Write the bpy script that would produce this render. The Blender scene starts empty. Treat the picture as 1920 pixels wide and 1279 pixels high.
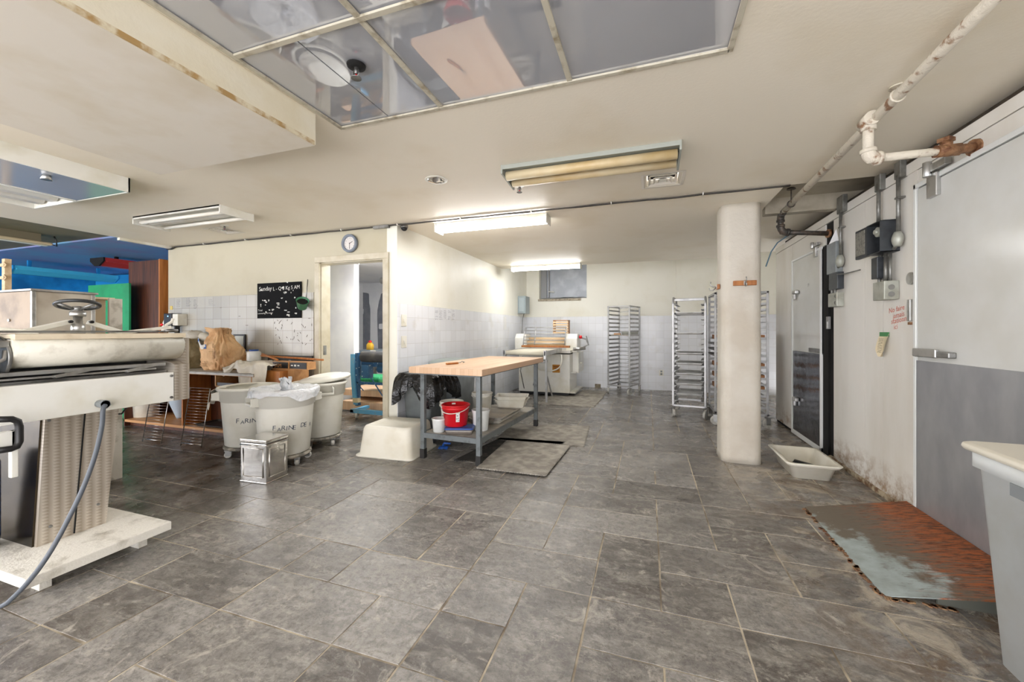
import bpy, bmesh, math, random
from mathutils import Vector, Matrix, noise
random.seed(7)
PI = math.pi
C = bpy.context.scene.collection
SC = bpy.context.scene
# ---------------------------------------------------------------- camera, world, exposure
H = 1.2                      # eye height in metres; plans below are often in units of H
F = 750.0                    # focal length in pixels of the 1920 px wide frame
TH = math.radians(18.8)      # camera yaw to the left of the room axis
cam_d = bpy.data.cameras.new('camera'); cam = bpy.data.objects.new('camera', cam_d); C.objects.link(cam)
cam_d.sensor_width = 36.0; cam_d.lens = F / 1920 * 36; cam_d.shift_y = -19.5 / 1920; cam_d.clip_start = 0.02
cam.location = (0, 0, H); cam.rotation_euler = (PI / 2, 0, TH)
SC.camera = cam
world = bpy.data.worlds.new('world'); SC.world = world; world.use_nodes = True
world.node_tree.nodes['Background'].inputs[0].default_value = (0.98, 0.97, 1.0, 1)
world.node_tree.nodes['Background'].inputs[1].default_value = 6.0
SC.view_settings.view_transform = 'Standard'; SC.view_settings.look = 'None'
SC.view_settings.exposure = 0.25; SC.view_settings.gamma = 1.0; SC.view_settings.use_curve_mapping = False
LAMP = 32.0                  # emission of the burning fluorescent lamps

XR = 1.342 * H; XL = -2.15 * H; YW = 3.09 * H; YB = 7.15 * H; ZC = 1.96 * H; ZT = 1.25 * H
sT, cT = math.sin(TH), math.cos(TH)
def ray(u, v):
    a = (u - 960) / F
    return (-sT + a * cT, cT + a * sT, (620 - v) / F)
def onz(u, v, z=0.0):
    r = ray(u, v); d = (z - H) / r[2]; return Vector((r[0] * d, r[1] * d, z))
def ony(u, v, y):
    r = ray(u, v); d = y / r[1]; return Vector((r[0] * d, y, H + r[2] * d))
def onx(u, v, x):
    r = ray(u, v); d = x / r[0]; return Vector((x, r[1] * d, H + r[2] * d))

# ---------------------------------------------------------------- mesh builder
def rrect(w, l, r, z, n=4, cx=0, cy=0):
    pts = []; r = min(r, w / 2 - 1e-4, l / 2 - 1e-4)
    for (sx, sy, a0) in ((1, 1, 0), (-1, 1, PI / 2), (-1, -1, PI), (1, -1, 3 * PI / 2)):
        for i in range(n + 1):
            a = a0 + i / n * PI / 2
            pts.append((cx + sx * (w / 2 - r) + r * math.cos(a), cy + sy * (l / 2 - r) + r * math.sin(a), z))
    return pts
def circ(r, z, n=32, cx=0, cy=0):
    return [(cx + r * math.cos(2 * PI * i / n), cy + r * math.sin(2 * PI * i / n), z) for i in range(n)]
class MB:
    def __init__(s, k=1.0): s.v = []; s.f = []; s.sm = []; s.k = k
    def add(s, vs, fs, smooth=False, M=None):
        o = len(s.v)
        for p in vs:
            p = Vector(p)
            if M is not None: p = M @ p
            s.v.append(p * s.k)
        for f in fs: s.f.append([i + o for i in f]); s.sm.append(smooth)
        return s
    def box(s, x0, x1, y0, y1, z0, z1, M=None):
        x0, x1 = sorted((x0, x1)); y0, y1 = sorted((y0, y1)); z0, z1 = sorted((z0, z1))
        vs = [(x, y, z) for z in (z0, z1) for (x, y) in ((x0, y0), (x1, y0), (x1, y1), (x0, y1))]
        return s.add(vs, [(3, 2, 1, 0), (4, 5, 6, 7), (0, 1, 5, 4), (1, 2, 6, 5), (2, 3, 7, 6), (3, 0, 4, 7)], False, M)
    def cb(s, c, sz, rz=0, M=None):
        m = Matrix.Translation(Vector(c)) @ Matrix.Rotation(rz, 4, 'Z')
        if M is not None: m = M @ m
        return s.box(-sz[0] / 2, sz[0] / 2, -sz[1] / 2, sz[1] / 2, -sz[2] / 2, sz[2] / 2, m)
    def loft(s, loops, c0=True, c1=True, smooth=True, M=None):
        n = len(loops[0]); vs = [p for l in loops for p in l]; fs = []
        for k in range(len(loops) - 1):
            for i in range(n):
                j = (i + 1) % n
                fs.append((k * n + i, k * n + j, (k + 1) * n + j, (k + 1) * n + i))
        s.add(vs, fs, smooth, M)
        o = len(s.v) - len(vs)
        if c0: s.f.append([o + i for i in reversed(range(n))]); s.sm.append(False)
        if c1: s.f.append([o + (len(loops) - 1) * n + i for i in range(n)]); s.sm.append(False)
        return s
    def lathe(s, prof, c=(0, 0, 0), n=28, M=None, c0=True, c1=True, smooth=True):
        return s.loft([[(c[0] + r * math.cos(2 * PI * i / n), c[1] + r * math.sin(2 * PI * i / n), c[2] + z) for i in range(n)] for r, z in prof], c0, c1, smooth, M)
    def tube(s, path, r, n=10, caps=True, M=None):
        P = [Vector(p) for p in path]; loops = []; up = Vector((0, 0, 1)); prev = None
        for i, p in enumerate(P):
            t = (P[min(i + 1, len(P) - 1)] - P[max(i - 1, 0)])
            if t.length < 1e-9: t = Vector((0, 0, 1))
            t.normalize()
            if prev is None:
                a = t.orthogonal().normalized()
            else:
                a = (prev - t * prev.dot(t))
                if a.length < 1e-6: a = t.orthogonal()
                a.normalize()
            prev = a; b = t.cross(a)
            rr = r[i] if isinstance(r, (list, tuple)) else r
            loops.append([tuple(p + a * rr * math.cos(2 * PI * k / n) + b * rr * math.sin(2 * PI * k / n)) for k in range(n)])
        return s.loft(loops, caps, caps, True, M)
    def bar(s, a, b, w, t, M=None):          # rectangular bar between two points
        a = Vector(a); b = Vector(b); d = (b - a); L = d.length; d.normalize()
        x = Vector((0, 0, 1)).cross(d)
        if x.length < 1e-4: x = Vector((1, 0, 0))
        x.normalize(); y = d.cross(x)
        vs = []
        for p in (a, b):
            for (i, j) in ((-1, -1), (1, -1), (1, 1), (-1, 1)): vs.append(p + x * w / 2 * i + y * t / 2 * j)
        return s.add(vs, [(3, 2, 1, 0), (4, 5, 6, 7), (0, 1, 5, 4), (1, 2, 6, 5), (2, 3, 7, 6), (3, 0, 4, 7)], False, M)
    def prism(s, pts, vec, M=None, smooth=False):
        v = Vector(vec); a = [tuple(Vector(p)) for p in pts]; b = [tuple(Vector(p) + v) for p in pts]
        return s.loft([a, b], True, True, smooth, M)
    def grid(s, fn, nu, nv, thick=0.0, M=None):
        vs = [fn(i / nu, j / nv) for j in range(nv + 1) for i in range(nu + 1)]
        fs = [(j * (nu + 1) + i, j * (nu + 1) + i + 1, (j + 1) * (nu + 1) + i + 1, (j + 1) * (nu + 1) + i) for j in range(nv) for i in range(nu)]
        return s.add(vs, fs, True, M)
    def text(s, string, size, fn, extr=0.0):
        cu = bpy.data.curves.new('t', 'FONT'); cu.body = string; cu.size = size; cu.resolution_u = 2
        o = bpy.data.objects.new('t', cu); C.objects.link(o)
        dg = bpy.context.evaluated_depsgraph_get(); me = bpy.data.meshes.new_from_object(o.evaluated_get(dg))
        vs = [fn(v.co.x, v.co.y) for v in me.vertices]; fs = [tuple(p.vertices) for p in me.polygons]
        bpy.data.objects.remove(o); bpy.data.curves.remove(cu); bpy.data.meshes.remove(me)
        return s.add(vs, fs)
def mkmesh(name, mb, mt, org=Vector((0, 0, 0)), rz=0):
    me = bpy.data.meshes.new(name)
    Mi = (Matrix.Translation(org) @ Matrix.Rotation(rz, 4, 'Z')).inverted()
    me.from_pydata([tuple(Mi @ v) for v in mb.v], [], mb.f)
    me.polygons.foreach_set('use_smooth', mb.sm)
    me.validate(); me.update()
    bm = bmesh.new(); bm.from_mesh(me); bmesh.ops.recalc_face_normals(bm, faces=bm.faces); bm.to_mesh(me); bm.free()
    if mt: me.materials.append(mt)
    return me
def bevel(o, w, seg=2):
    m = o.modifiers.new('bevel', 'BEVEL'); m.width = w; m.segments = seg; m.limit_method = 'ANGLE'; m.angle_limit = math.radians(40)
def tag(o, label=None, cat=None, group=None, kind=None):
    if label: o['label'] = label
    if cat: o['category'] = cat
    if group: o['group'] = group
    if kind: o['kind'] = kind
    return o
class Thing:
    def __init__(s, name, label, cat, loc=(0, 0, 0), rz=0, group=None, kind=None):
        s.o = bpy.data.objects.new(name, None); C.objects.link(s.o); s.loc = Vector(loc); s.rz = rz
        s.o.location = s.loc; s.o.rotation_euler = (0, 0, rz); s.o.empty_display_size = 0.05
        tag(s.o, label, cat, group, kind)
    def part(s, name, mb, mt, world=False, label=None, parent=None, bev=0):
        me = mkmesh(name, mb, mt, s.loc if world else Vector((0, 0, 0)), s.rz if world else 0)
        o = bpy.data.objects.new(name, me); C.objects.link(o); o.parent = parent or s.o
        if bev: bevel(o, bev)
        if label: o['label'] = label
        return o
def one(name, mb, mt, label=None, cat=None, group=None, kind=None, bev=0, loc=None, rz=0, parent=None):
    """a thing that is one mesh; vertices in world space unless loc is given (then local)"""
    if loc is None:
        xs = [v.x for v in mb.v]; ys = [v.y for v in mb.v]; zs = [v.z for v in mb.v]
        org = Vector(((min(xs) + max(xs)) / 2, (min(ys) + max(ys)) / 2, min(zs)))
        if parent is not None: org = Vector((0, 0, 0))
        me = mkmesh(name, mb, mt, org)
    else:
        org = Vector(loc); me = mkmesh(name, mb, mt)
    o = bpy.data.objects.new(name, me); C.objects.link(o); o.location = org; o.rotation_euler = (0, 0, rz)
    if parent is not None: o.parent = parent
    if bev: bevel(o, bev)
    return tag(o, label, cat, group, kind)
def copy_tree(o, parent=None):
    c = o.copy(); C.objects.link(c)
    if parent: c.parent = parent
    for ch in list(o.children): copy_tree(ch, c)
    return c
def struct(name, mb, mt, bev=0): return one(name, mb, mt, kind='structure', bev=bev)

# ---------------------------------------------------------------- materials
def lin(c):
    f = lambda x: (x / 255 / 12.92) if x / 255 <= 0.04045 else ((x / 255 + 0.055) / 1.055) ** 2.4
    return (f(c[0]), f(c[1]), f(c[2]), 1)
class NT:
    def __init__(s, name):
        s.m = bpy.data.materials.new(name); s.m.use_nodes = True; s.t = s.m.node_tree; s.n = s.t.nodes; s.b = s.n['Principled BSDF']
    def node(s, ty, **kw):
        n = s.n.new(ty)
        for k, v in kw.items():
            if k.startswith('i_'): n.inputs[k[2:].replace('_', ' ')].default_value = v
            else: setattr(n, k, v)
        return n
    def link(s, a, b): s.t.links.new(a, b)
    def coord(s, world=False, scale=(1, 1, 1), rot=(0, 0, 0), loc=(0, 0, 0)):
        mp = s.node('ShaderNodeMapping'); mp.inputs['Scale'].default_value = scale; mp.inputs['Rotation'].default_value = rot; mp.inputs['Location'].default_value = loc
        if world: g = s.node('ShaderNodeNewGeometry'); s.link(g.outputs['Position'], mp.inputs[0])
        else: g = s.node('ShaderNodeTexCoord'); s.link(g.outputs['Object'], mp.inputs[0])
        return mp.outputs[0]
    def noise(s, vec, scale, detail=4, rough=0.55, dist=0):
        n = s.node('ShaderNodeTexNoise'); n.inputs['Scale'].default_value = scale; n.inputs['Detail'].default_value = detail
        n.inputs['Roughness'].default_value = rough; n.inputs['Distortion'].default_value = dist
        s.link(vec, n.inputs['Vector']); return n.outputs[0]
    def ramp(s, fac, p0, p1, c0=(0, 0, 0, 1), c1=(1, 1, 1, 1)):
        r = s.node('ShaderNodeValToRGB'); r.color_ramp.elements[0].position = p0; r.color_ramp.elements[1].position = p1
        r.color_ramp.elements[0].color = c0; r.color_ramp.elements[1].color = c1
        s.link(fac, r.inputs[0]); return r.outputs[0]
    def mix(s, fac, a, b, mode='MIX'):
        m = s.node('ShaderNodeMix', data_type='RGBA', blend_type=mode)
        for sock, val in ((m.inputs[0], fac), (m.inputs[6], a), (m.inputs[7], b)):
            if isinstance(val, (tuple, float, int)): sock.default_value = val
            else: s.link(val, sock)
        return m.outputs[2]
    def math(s, op, a, b=0.0):
        m = s.node('ShaderNodeMath', operation=op)
        for i, v in enumerate((a, b)):
            if isinstance(v, (float, int)): m.inputs[i].default_value = v
            else: s.link(v, m.inputs[i])
        return m.outputs[0]
    def bump(s, hgt, strength=0.3, dist=0.01):
        b = s.node('ShaderNodeBump'); b.inputs['Strength'].default_value = strength; b.inputs['Distance'].default_value = dist
        s.link(hgt, b.inputs['Height']); s.link(b.outputs[0], s.b.inputs['Normal'])
    def color(s, c):
        if isinstance(c, tuple): s.b.inputs['Base Color'].default_value = c
        else: s.link(c, s.b.inputs['Base Color'])
    def fin(s, rough=0.5, metal=0.0, coat=0.0):
        if isinstance(rough, (float, int)): s.b.inputs['Roughness'].default_value = rough
        else: s.link(rough, s.b.inputs['Roughness'])
        s.b.inputs['Metallic'].default_value = metal; s.b.inputs['Coat Weight'].default_value = coat
        return s.m
def mat(name, c, rough=0.5, metal=0.0, c2=None, ns=6, lo=0.45, hi=0.65, bump=None, world=False, stretch=(1, 1, 1), coat=0.0):
    t = NT(name); v = t.coord(world, stretch)
    if c2: t.color(t.mix(t.ramp(t.noise(v, ns), lo, hi), lin(c), lin(c2)))
    else: t.color(lin(c))
    if bump: t.bump(t.noise(t.coord(world), bump[0], 3), bump[1], bump[2] if len(bump) > 2 else 0.01)
    return t.fin(rough, metal, coat)
def emis(name, c, st):
    t = NT(name); t.color(lin(c)); t.b.inputs['Emission Color'].default_value = lin(c); t.b.inputs['Emission Strength'].default_value = st
    return t.fin(0.5)

paint_ceil = mat('ceiling_paint', (241, 233, 216), 0.55, c2=(232, 221, 198), ns=1.3, lo=0.5, hi=0.75, bump=(60, 0.08), world=True)
paint_sof = mat('soffit_paint', (236, 228, 206), 0.6, c2=(222, 208, 172), ns=2.5, lo=0.55, hi=0.85, bump=(60, 0.1), world=True)
paint_wall = mat('cream_wall_paint', (240, 238, 226), 0.45, c2=(230, 226, 208), ns=1.8, lo=0.5, hi=0.8, bump=(25, 0.06), world=True)
paint_drab = mat('drab_wall_paint', (190, 183, 160), 0.5, c2=(178, 169, 143), ns=1.8, lo=0.5, hi=0.8, bump=(25, 0.06), world=True)
paint_white = mat('white_wall_paint', (238, 238, 240), 0.55, c2=(226, 226, 232), ns=2, world=True)
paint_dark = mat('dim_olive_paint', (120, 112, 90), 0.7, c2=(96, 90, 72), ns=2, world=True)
blue_wall = mat('blue_room_paint', (40, 160, 224), 0.5, c2=(24, 112, 170), ns=1.6, world=True)
blue_lit_ceil = mat('blue_lit_ceiling', (120, 166, 200), 0.4, c2=(150, 130, 180), ns=1.2, world=True)  # blue and violet tint of coloured light, put into the ceiling colour
black = mat('black_plastic', (22, 22, 24), 0.4)
gap = mat('dark_gap', (14, 13, 12), 0.9)
white_pl = mat('white_plastic', (232, 230, 220), 0.4, c2=(214, 209, 192), ns=4)
cream_pl = mat('cream_plastic', (234, 230, 216), 0.42, c2=(216, 209, 188), ns=5, lo=0.5, hi=0.8)
steel = mat('brushed_steel', (196, 196, 194), 0.32, 0.9, c2=(160, 158, 154), ns=9)
steel_d = mat('dull_steel', (150, 150, 148), 0.42, 0.8, c2=(110, 108, 104), ns=9)
alu = mat('aluminium', (184, 184, 184), 0.4, 0.55, c2=(160, 160, 160), ns=8)
grey_paint = mat('grey_enamel', (112, 118, 120), 0.42, 0.2, c2=(84, 88, 88), ns=14, lo=0.55, hi=0.7)
white_en = mat('white_enamel', (236, 235, 228), 0.35, c2=(220, 216, 200), ns=3)
rubber = mat('rubber', (40, 39, 38), 0.7)
chrome = mat('chrome', (226, 226, 226), 0.14, 1.0)
red_pl = mat('red_plastic', (206, 22, 32), 0.35)
blue_pl = mat('blue_plastic', (30, 74, 150), 0.4)
grey_pl = mat('grey_plastic', (138, 144, 146), 0.45, c2=(120, 126, 128), ns=5)

def tile_mat(name, axis, c=(232, 234, 238), c2=(222, 224, 228), grout=(206, 206, 204)):
    t = NT(name); g = t.node('ShaderNodeNewGeometry'); sp = t.node('ShaderNodeSeparateXYZ'); t.link(g.outputs['Position'], sp.inputs[0])
    cb = t.node('ShaderNodeCombineXYZ'); t.link(sp.outputs[axis], cb.inputs[0]); t.link(sp.outputs[2], cb.inputs[1])
    br = t.node('ShaderNodeTexBrick', offset=0.0); t.link(cb.outputs[0], br.inputs['Vector'])
    br.inputs['Scale'].default_value = 1.0; br.inputs['Brick Width'].default_value = 0.15; br.inputs['Row Height'].default_value = 0.15
    br.inputs['Mortar Size'].default_value = 0.0022; br.inputs['Mortar Smooth'].default_value = 0.3
    br.inputs['Color1'].default_value = lin(c); br.inputs['Color2'].default_value = lin(c2); br.inputs['Mortar'].default_value = lin(grout)
    v = t.coord(True); dirt = t.ramp(t.noise(v, 3.5, 5), 0.56, 0.8)
    t.color(t.mix(t.math('MULTIPLY', dirt, 0.5), br.outputs[0], lin((190, 184, 168))))
    t.bump(br.outputs[1], -0.3, 0.004)
    return t.fin(0.22)
tile_y = tile_mat('glazed_tiles_side', 1); tile_x = tile_mat('glazed_tiles_back', 0)
tile_g = tile_mat('glazed_tiles_grey', 0, (182, 178, 168), (170, 166, 156), (140, 134, 122))

def floor_mat():
    t = NT('slate_floor'); v = t.coord(True)
    at = t.node('ShaderNodeAttribute', attribute_name='tone')
    base = t.ramp(at.outputs['Fac'], 0.0, 1.0, lin((80, 73, 66)), lin((156, 152, 147)))
    cloud = t.math('MULTIPLY', t.ramp(t.noise(v, 1.1, 6, 0.6), 0.35, 0.75), 0.6)
    base = t.mix(cloud, base, lin((140, 137, 134)))
    vein = t.ramp(t.noise(t.coord(True, (1.0, 2.6, 1)), 6, 9, 0.72, 0.7), 0.44, 0.66)
    base = t.mix(t.math('MULTIPLY', vein, 0.6), base, lin((184, 179, 170)))
    dark = t.ramp(t.noise(v, 2.2, 8, 0.7, 0.4), 0.5, 0.7)
    fine = t.ramp(t.noise(v, 30, 10, 0.85, 0.3), 0.46, 0.58)
    base = t.mix(t.math('MULTIPLY', fine, 0.55), base, lin((74, 70, 66)))
    fin2 = t.ramp(t.noise(t.coord(True, (1, 1.5, 1), loc=(3, 5, 0)), 17, 10, 0.85, 0.6), 0.54, 0.62)
    base = t.mix(t.math('MULTIPLY', fin2, 0.5), base, lin((186, 180, 170)))
    base = t.mix(t.math('MULTIPLY', dark, 0.6), base, lin((66, 62, 58)))
    # brown dirt towards the cooler side, flour dust towards the left front
    sp = t.node('ShaderNodeSeparateXYZ'); t.link(v, sp.inputs[0])
    rt = t.ramp(sp.outputs[0], 0.45, 1.35)
    dn = t.ramp(t.noise(v, 4, 8, 0.7, 1.0), 0.45, 0.6)
    base = t.mix(t.math('MULTIPLY', t.math('MULTIPLY', rt, dn), 0.8), base, lin((104, 84, 62)))
    dp = t.ramp(t.noise(t.coord(True, (1, 1, 1), loc=(7, 2, 0)), 3.2, 10, 0.78, 1.4), 0.5, 0.6)
    base = t.mix(t.math('MULTIPLY', t.math('MULTIPLY', rt, dp), 0.7), base, lin((196, 184, 164)))
    pale = t.ramp(t.noise(v, 5.5, 9, 0.75, 1.2), 0.56, 0.66)
    base = t.mix(t.math('MULTIPLY', pale, 0.6), base, lin((204, 196, 184)))
    gx = t.math('MULTIPLY', t.ramp(t.math('MULTIPLY', sp.outputs[0], -0.25), 0.62, 0.8), t.ramp(t.math('ADD', t.math('MULTIPLY', sp.outputs[1], 0.3), t.math('MULTIPLY', t.noise(v, 2.5, 5), 0.3)), 0.55, 0.75))
    base = t.mix(t.math('MULTIPLY', gx, t.ramp(t.noise(v, 5, 8, 0.75), 0.3, 0.6)), base, lin((50, 42, 32)))
    t.color(base)
    t.bump(t.noise(v, 45, 8, 0.7), 0.4, 0.006)
    rr = t.ramp(t.noise(v, 3, 5), 0.3, 0.75, (0.16, 0.16, 0.16, 1), (0.42, 0.42, 0.42, 1))
    return t.fin(rr)
slate = floor_mat()
grout = mat('floor_grout', (204, 192, 170), 0.9, c2=(124, 112, 96), ns=4, lo=0.4, hi=0.6, world=True)

def wood(name, c, c2, axis=(1, 14, 14), rough=0.5, ns=3):
    t = NT(name); v = t.coord(False, axis); n = t.noise(v, ns, 6, 0.6, 0.6)
    t.color(t.mix(t.ramp(n, 0.3, 0.7), lin(c), lin(c2))); t.bump(n, 0.12, 0.004); return t.fin(rough)
wood_dark = wood('dark_plywood', (104, 58, 32), (60, 29, 15), (4, 4, 0.8), 0.45)
wood_tower = wood('dark_planks', (98, 52, 26), (44, 20, 10), (9, 9, 0.5), 0.55, 4)
wood_or = wood('orange_pine', (190, 124, 62), (150, 88, 38), (10, 10, 0.8))
wood_mid = wood('light_plywood', (196, 148, 98), (172, 122, 74), (0.8, 8, 8))
wood_pale = wood('pale_maple', (222, 196, 160), (204, 174, 134), (1, 8, 8))
def butcher():
    t = NT('butcher_block'); v = t.coord(False, (1, 1, 1), (0, 0, PI / 2))
    br = t.node('ShaderNodeTexBrick', offset=0.37); t.link(v, br.inputs['Vector']); br.inputs['Scale'].default_value = 1
    br.inputs['Brick Width'].default_value = 0.6; br.inputs['Row Height'].default_value = 0.042; br.inputs['Mortar Size'].default_value = 0.0006
    br.inputs['Color1'].default_value = lin((226, 192, 160)); br.inputs['Color2'].default_value = lin((212, 172, 136)); br.inputs['Mortar'].default_value = lin((160, 112, 74))
    n = t.noise(t.coord(False, (12, 1, 12)), 5, 5)
    t.color(t.mix(t.math('MULTIPLY', n, 0.35), br.outputs[0], lin((232, 204, 176)))); return t.fin(0.4)
butch = butcher()
def engine(name='engine_turned_steel', c=(214, 206, 194), c2=(170, 158, 142)):
    t = NT(name); v = t.coord(True, (1, 1, 1))
    sp = t.node('ShaderNodeSeparateXYZ'); t.link(v, sp.inputs[0])
    saw = t.math('FRACT', t.math('MULTIPLY', sp.outputs[2], 62.0))
    yy = t.math('FRACT', t.math('ADD', t.math('MULTIPLY', sp.outputs[1], 24.0), t.math('MULTIPLY', saw, 0.22)))
    hh = t.math('ADD', t.math('ABSOLUTE', t.math('SUBTRACT', yy, 0.5)), t.math('MULTIPLY', saw, 0.22))
    hh = t.math('ADD', hh, t.math('MULTIPLY', t.noise(v, 5, 3), 0.3))
    t.color(t.mix(t.ramp(hh, 0.2, 0.75), lin(c), lin(c2))); t.bump(hh, 0.4, 0.004); return t.fin(0.38, 0.55)
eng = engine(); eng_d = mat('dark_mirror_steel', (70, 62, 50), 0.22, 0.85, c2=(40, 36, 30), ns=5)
def rust():
    t = NT('rusted_plate'); v = t.coord(False, (1, 1, 1)); sp = t.node('ShaderNodeSeparateXYZ'); t.link(v, sp.inputs[0])
    base = t.mix(t.ramp(t.noise(v, 9, 6), 0.4, 0.62), lin((172, 184, 182)), lin((150, 158, 154)))
    # muddy brown film, broad, on the wall side
    m1 = t.ramp(t.math('ADD', t.math('MULTIPLY', sp.outputs[0], 1.3), t.math('ADD', t.math('MULTIPLY', sp.outputs[1], 0.55), t.math('MULTIPLY', t.noise(v, 5, 6, 0.6), 1.1))), 0.9, 1.2)
    base = t.mix(m1, base, lin((112, 102, 88)))
    st = t.noise(t.coord(False, (3.0, 26, 1)), 2.6, 9, 0.75, 0.6)
    m2 = t.ramp(t.math('ADD', t.math('MULTIPLY', sp.outputs[0], 0.75), st), 0.71, 0.88)
    base = t.mix(m2, base, lin((178, 94, 38)))
    m3 = t.ramp(t.math('ADD', t.math('MULTIPLY', sp.outputs[0], 0.35), t.noise(t.coord(False, (4, 20, 1), loc=(3, 1, 0)), 4, 9, 0.75)), 0.62, 0.74)
    base = t.mix(m3, base, lin((92, 54, 30)))
    t.color(base); t.bump(st, 0.2, 0.004); return t.fin(0.55, 0.0)
rusty = rust()
rustpipe = mat('flaking_pipe_paint', (216, 208, 192), 0.6, c2=(140, 104, 76), ns=16, lo=0.56, hi=0.66, bump=(60, 0.4))
darkpipe = mat('black_iron_pipe', (74, 70, 66), 0.5, 0.3, c2=(110, 96, 84), ns=18)
def cooler_m():
    t = NT('cooler_panel_skin'); v = t.coord(True); w = t.coord(True, (1, 1, 0.25))
    c = t.mix(t.ramp(t.noise(w, 2.2, 5), 0.45, 0.75), lin((230, 227, 220)), lin((214, 208, 196)))
    sp = t.node('ShaderNodeSeparateXYZ'); t.link(v, sp.inputs[0])
    low = t.ramp(sp.outputs[2], 0.02, 0.28, (1, 1, 1, 1), (0, 0, 0, 1))
    dn = t.ramp(t.noise(v, 11, 8, 0.7), 0.45, 0.62)
    c = t.mix(t.math('MULTIPLY', low, dn), c, lin((150, 118, 84)))
    t.color(c); t.bump(t.noise(w, 3, 2), 0.25, 0.01); return t.fin(0.24)
cooler = cooler_m()
door_m = mat('cooler_door_skin', (212, 213, 210), 0.2, c2=(204, 204, 198), ns=2, world=True, bump=(3, 0.1))
kick_a = mat('scuffed_aluminium', (166, 168, 174), 0.38, 0.65, c2=(186, 188, 192), ns=5, lo=0.4, hi=0.7, world=True, stretch=(1, 1, 0.5), bump=(5, 0.15))
kick_b = mat('polished_kick_plate', (120, 122, 128), 0.16, 0.9, c2=(90, 90, 96), ns=7, bump=(9, 0.35), world=True)
def gloss_panel():
    t = NT('glossy_ceiling_panel'); v = t.coord(True)
    t.color(t.mix(t.noise(v, 2.5, 4), lin((204, 206, 212)), lin((192, 194, 200))))
    t.b.inputs['Specular IOR Level'].default_value = 1.0
    return t.fin(0.015, 0.4)
gloss = gloss_panel()
tbar = mat('old_grid_bar', (196, 190, 172), 0.6, c2=(140, 126, 100), ns=16, lo=0.5, hi=0.75, world=True)
column_m = mat('rough_plaster', (206, 200, 188), 0.6, c2=(194, 185, 170), ns=2.2, bump=(22, 0.5, 0.012), world=True)
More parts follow.
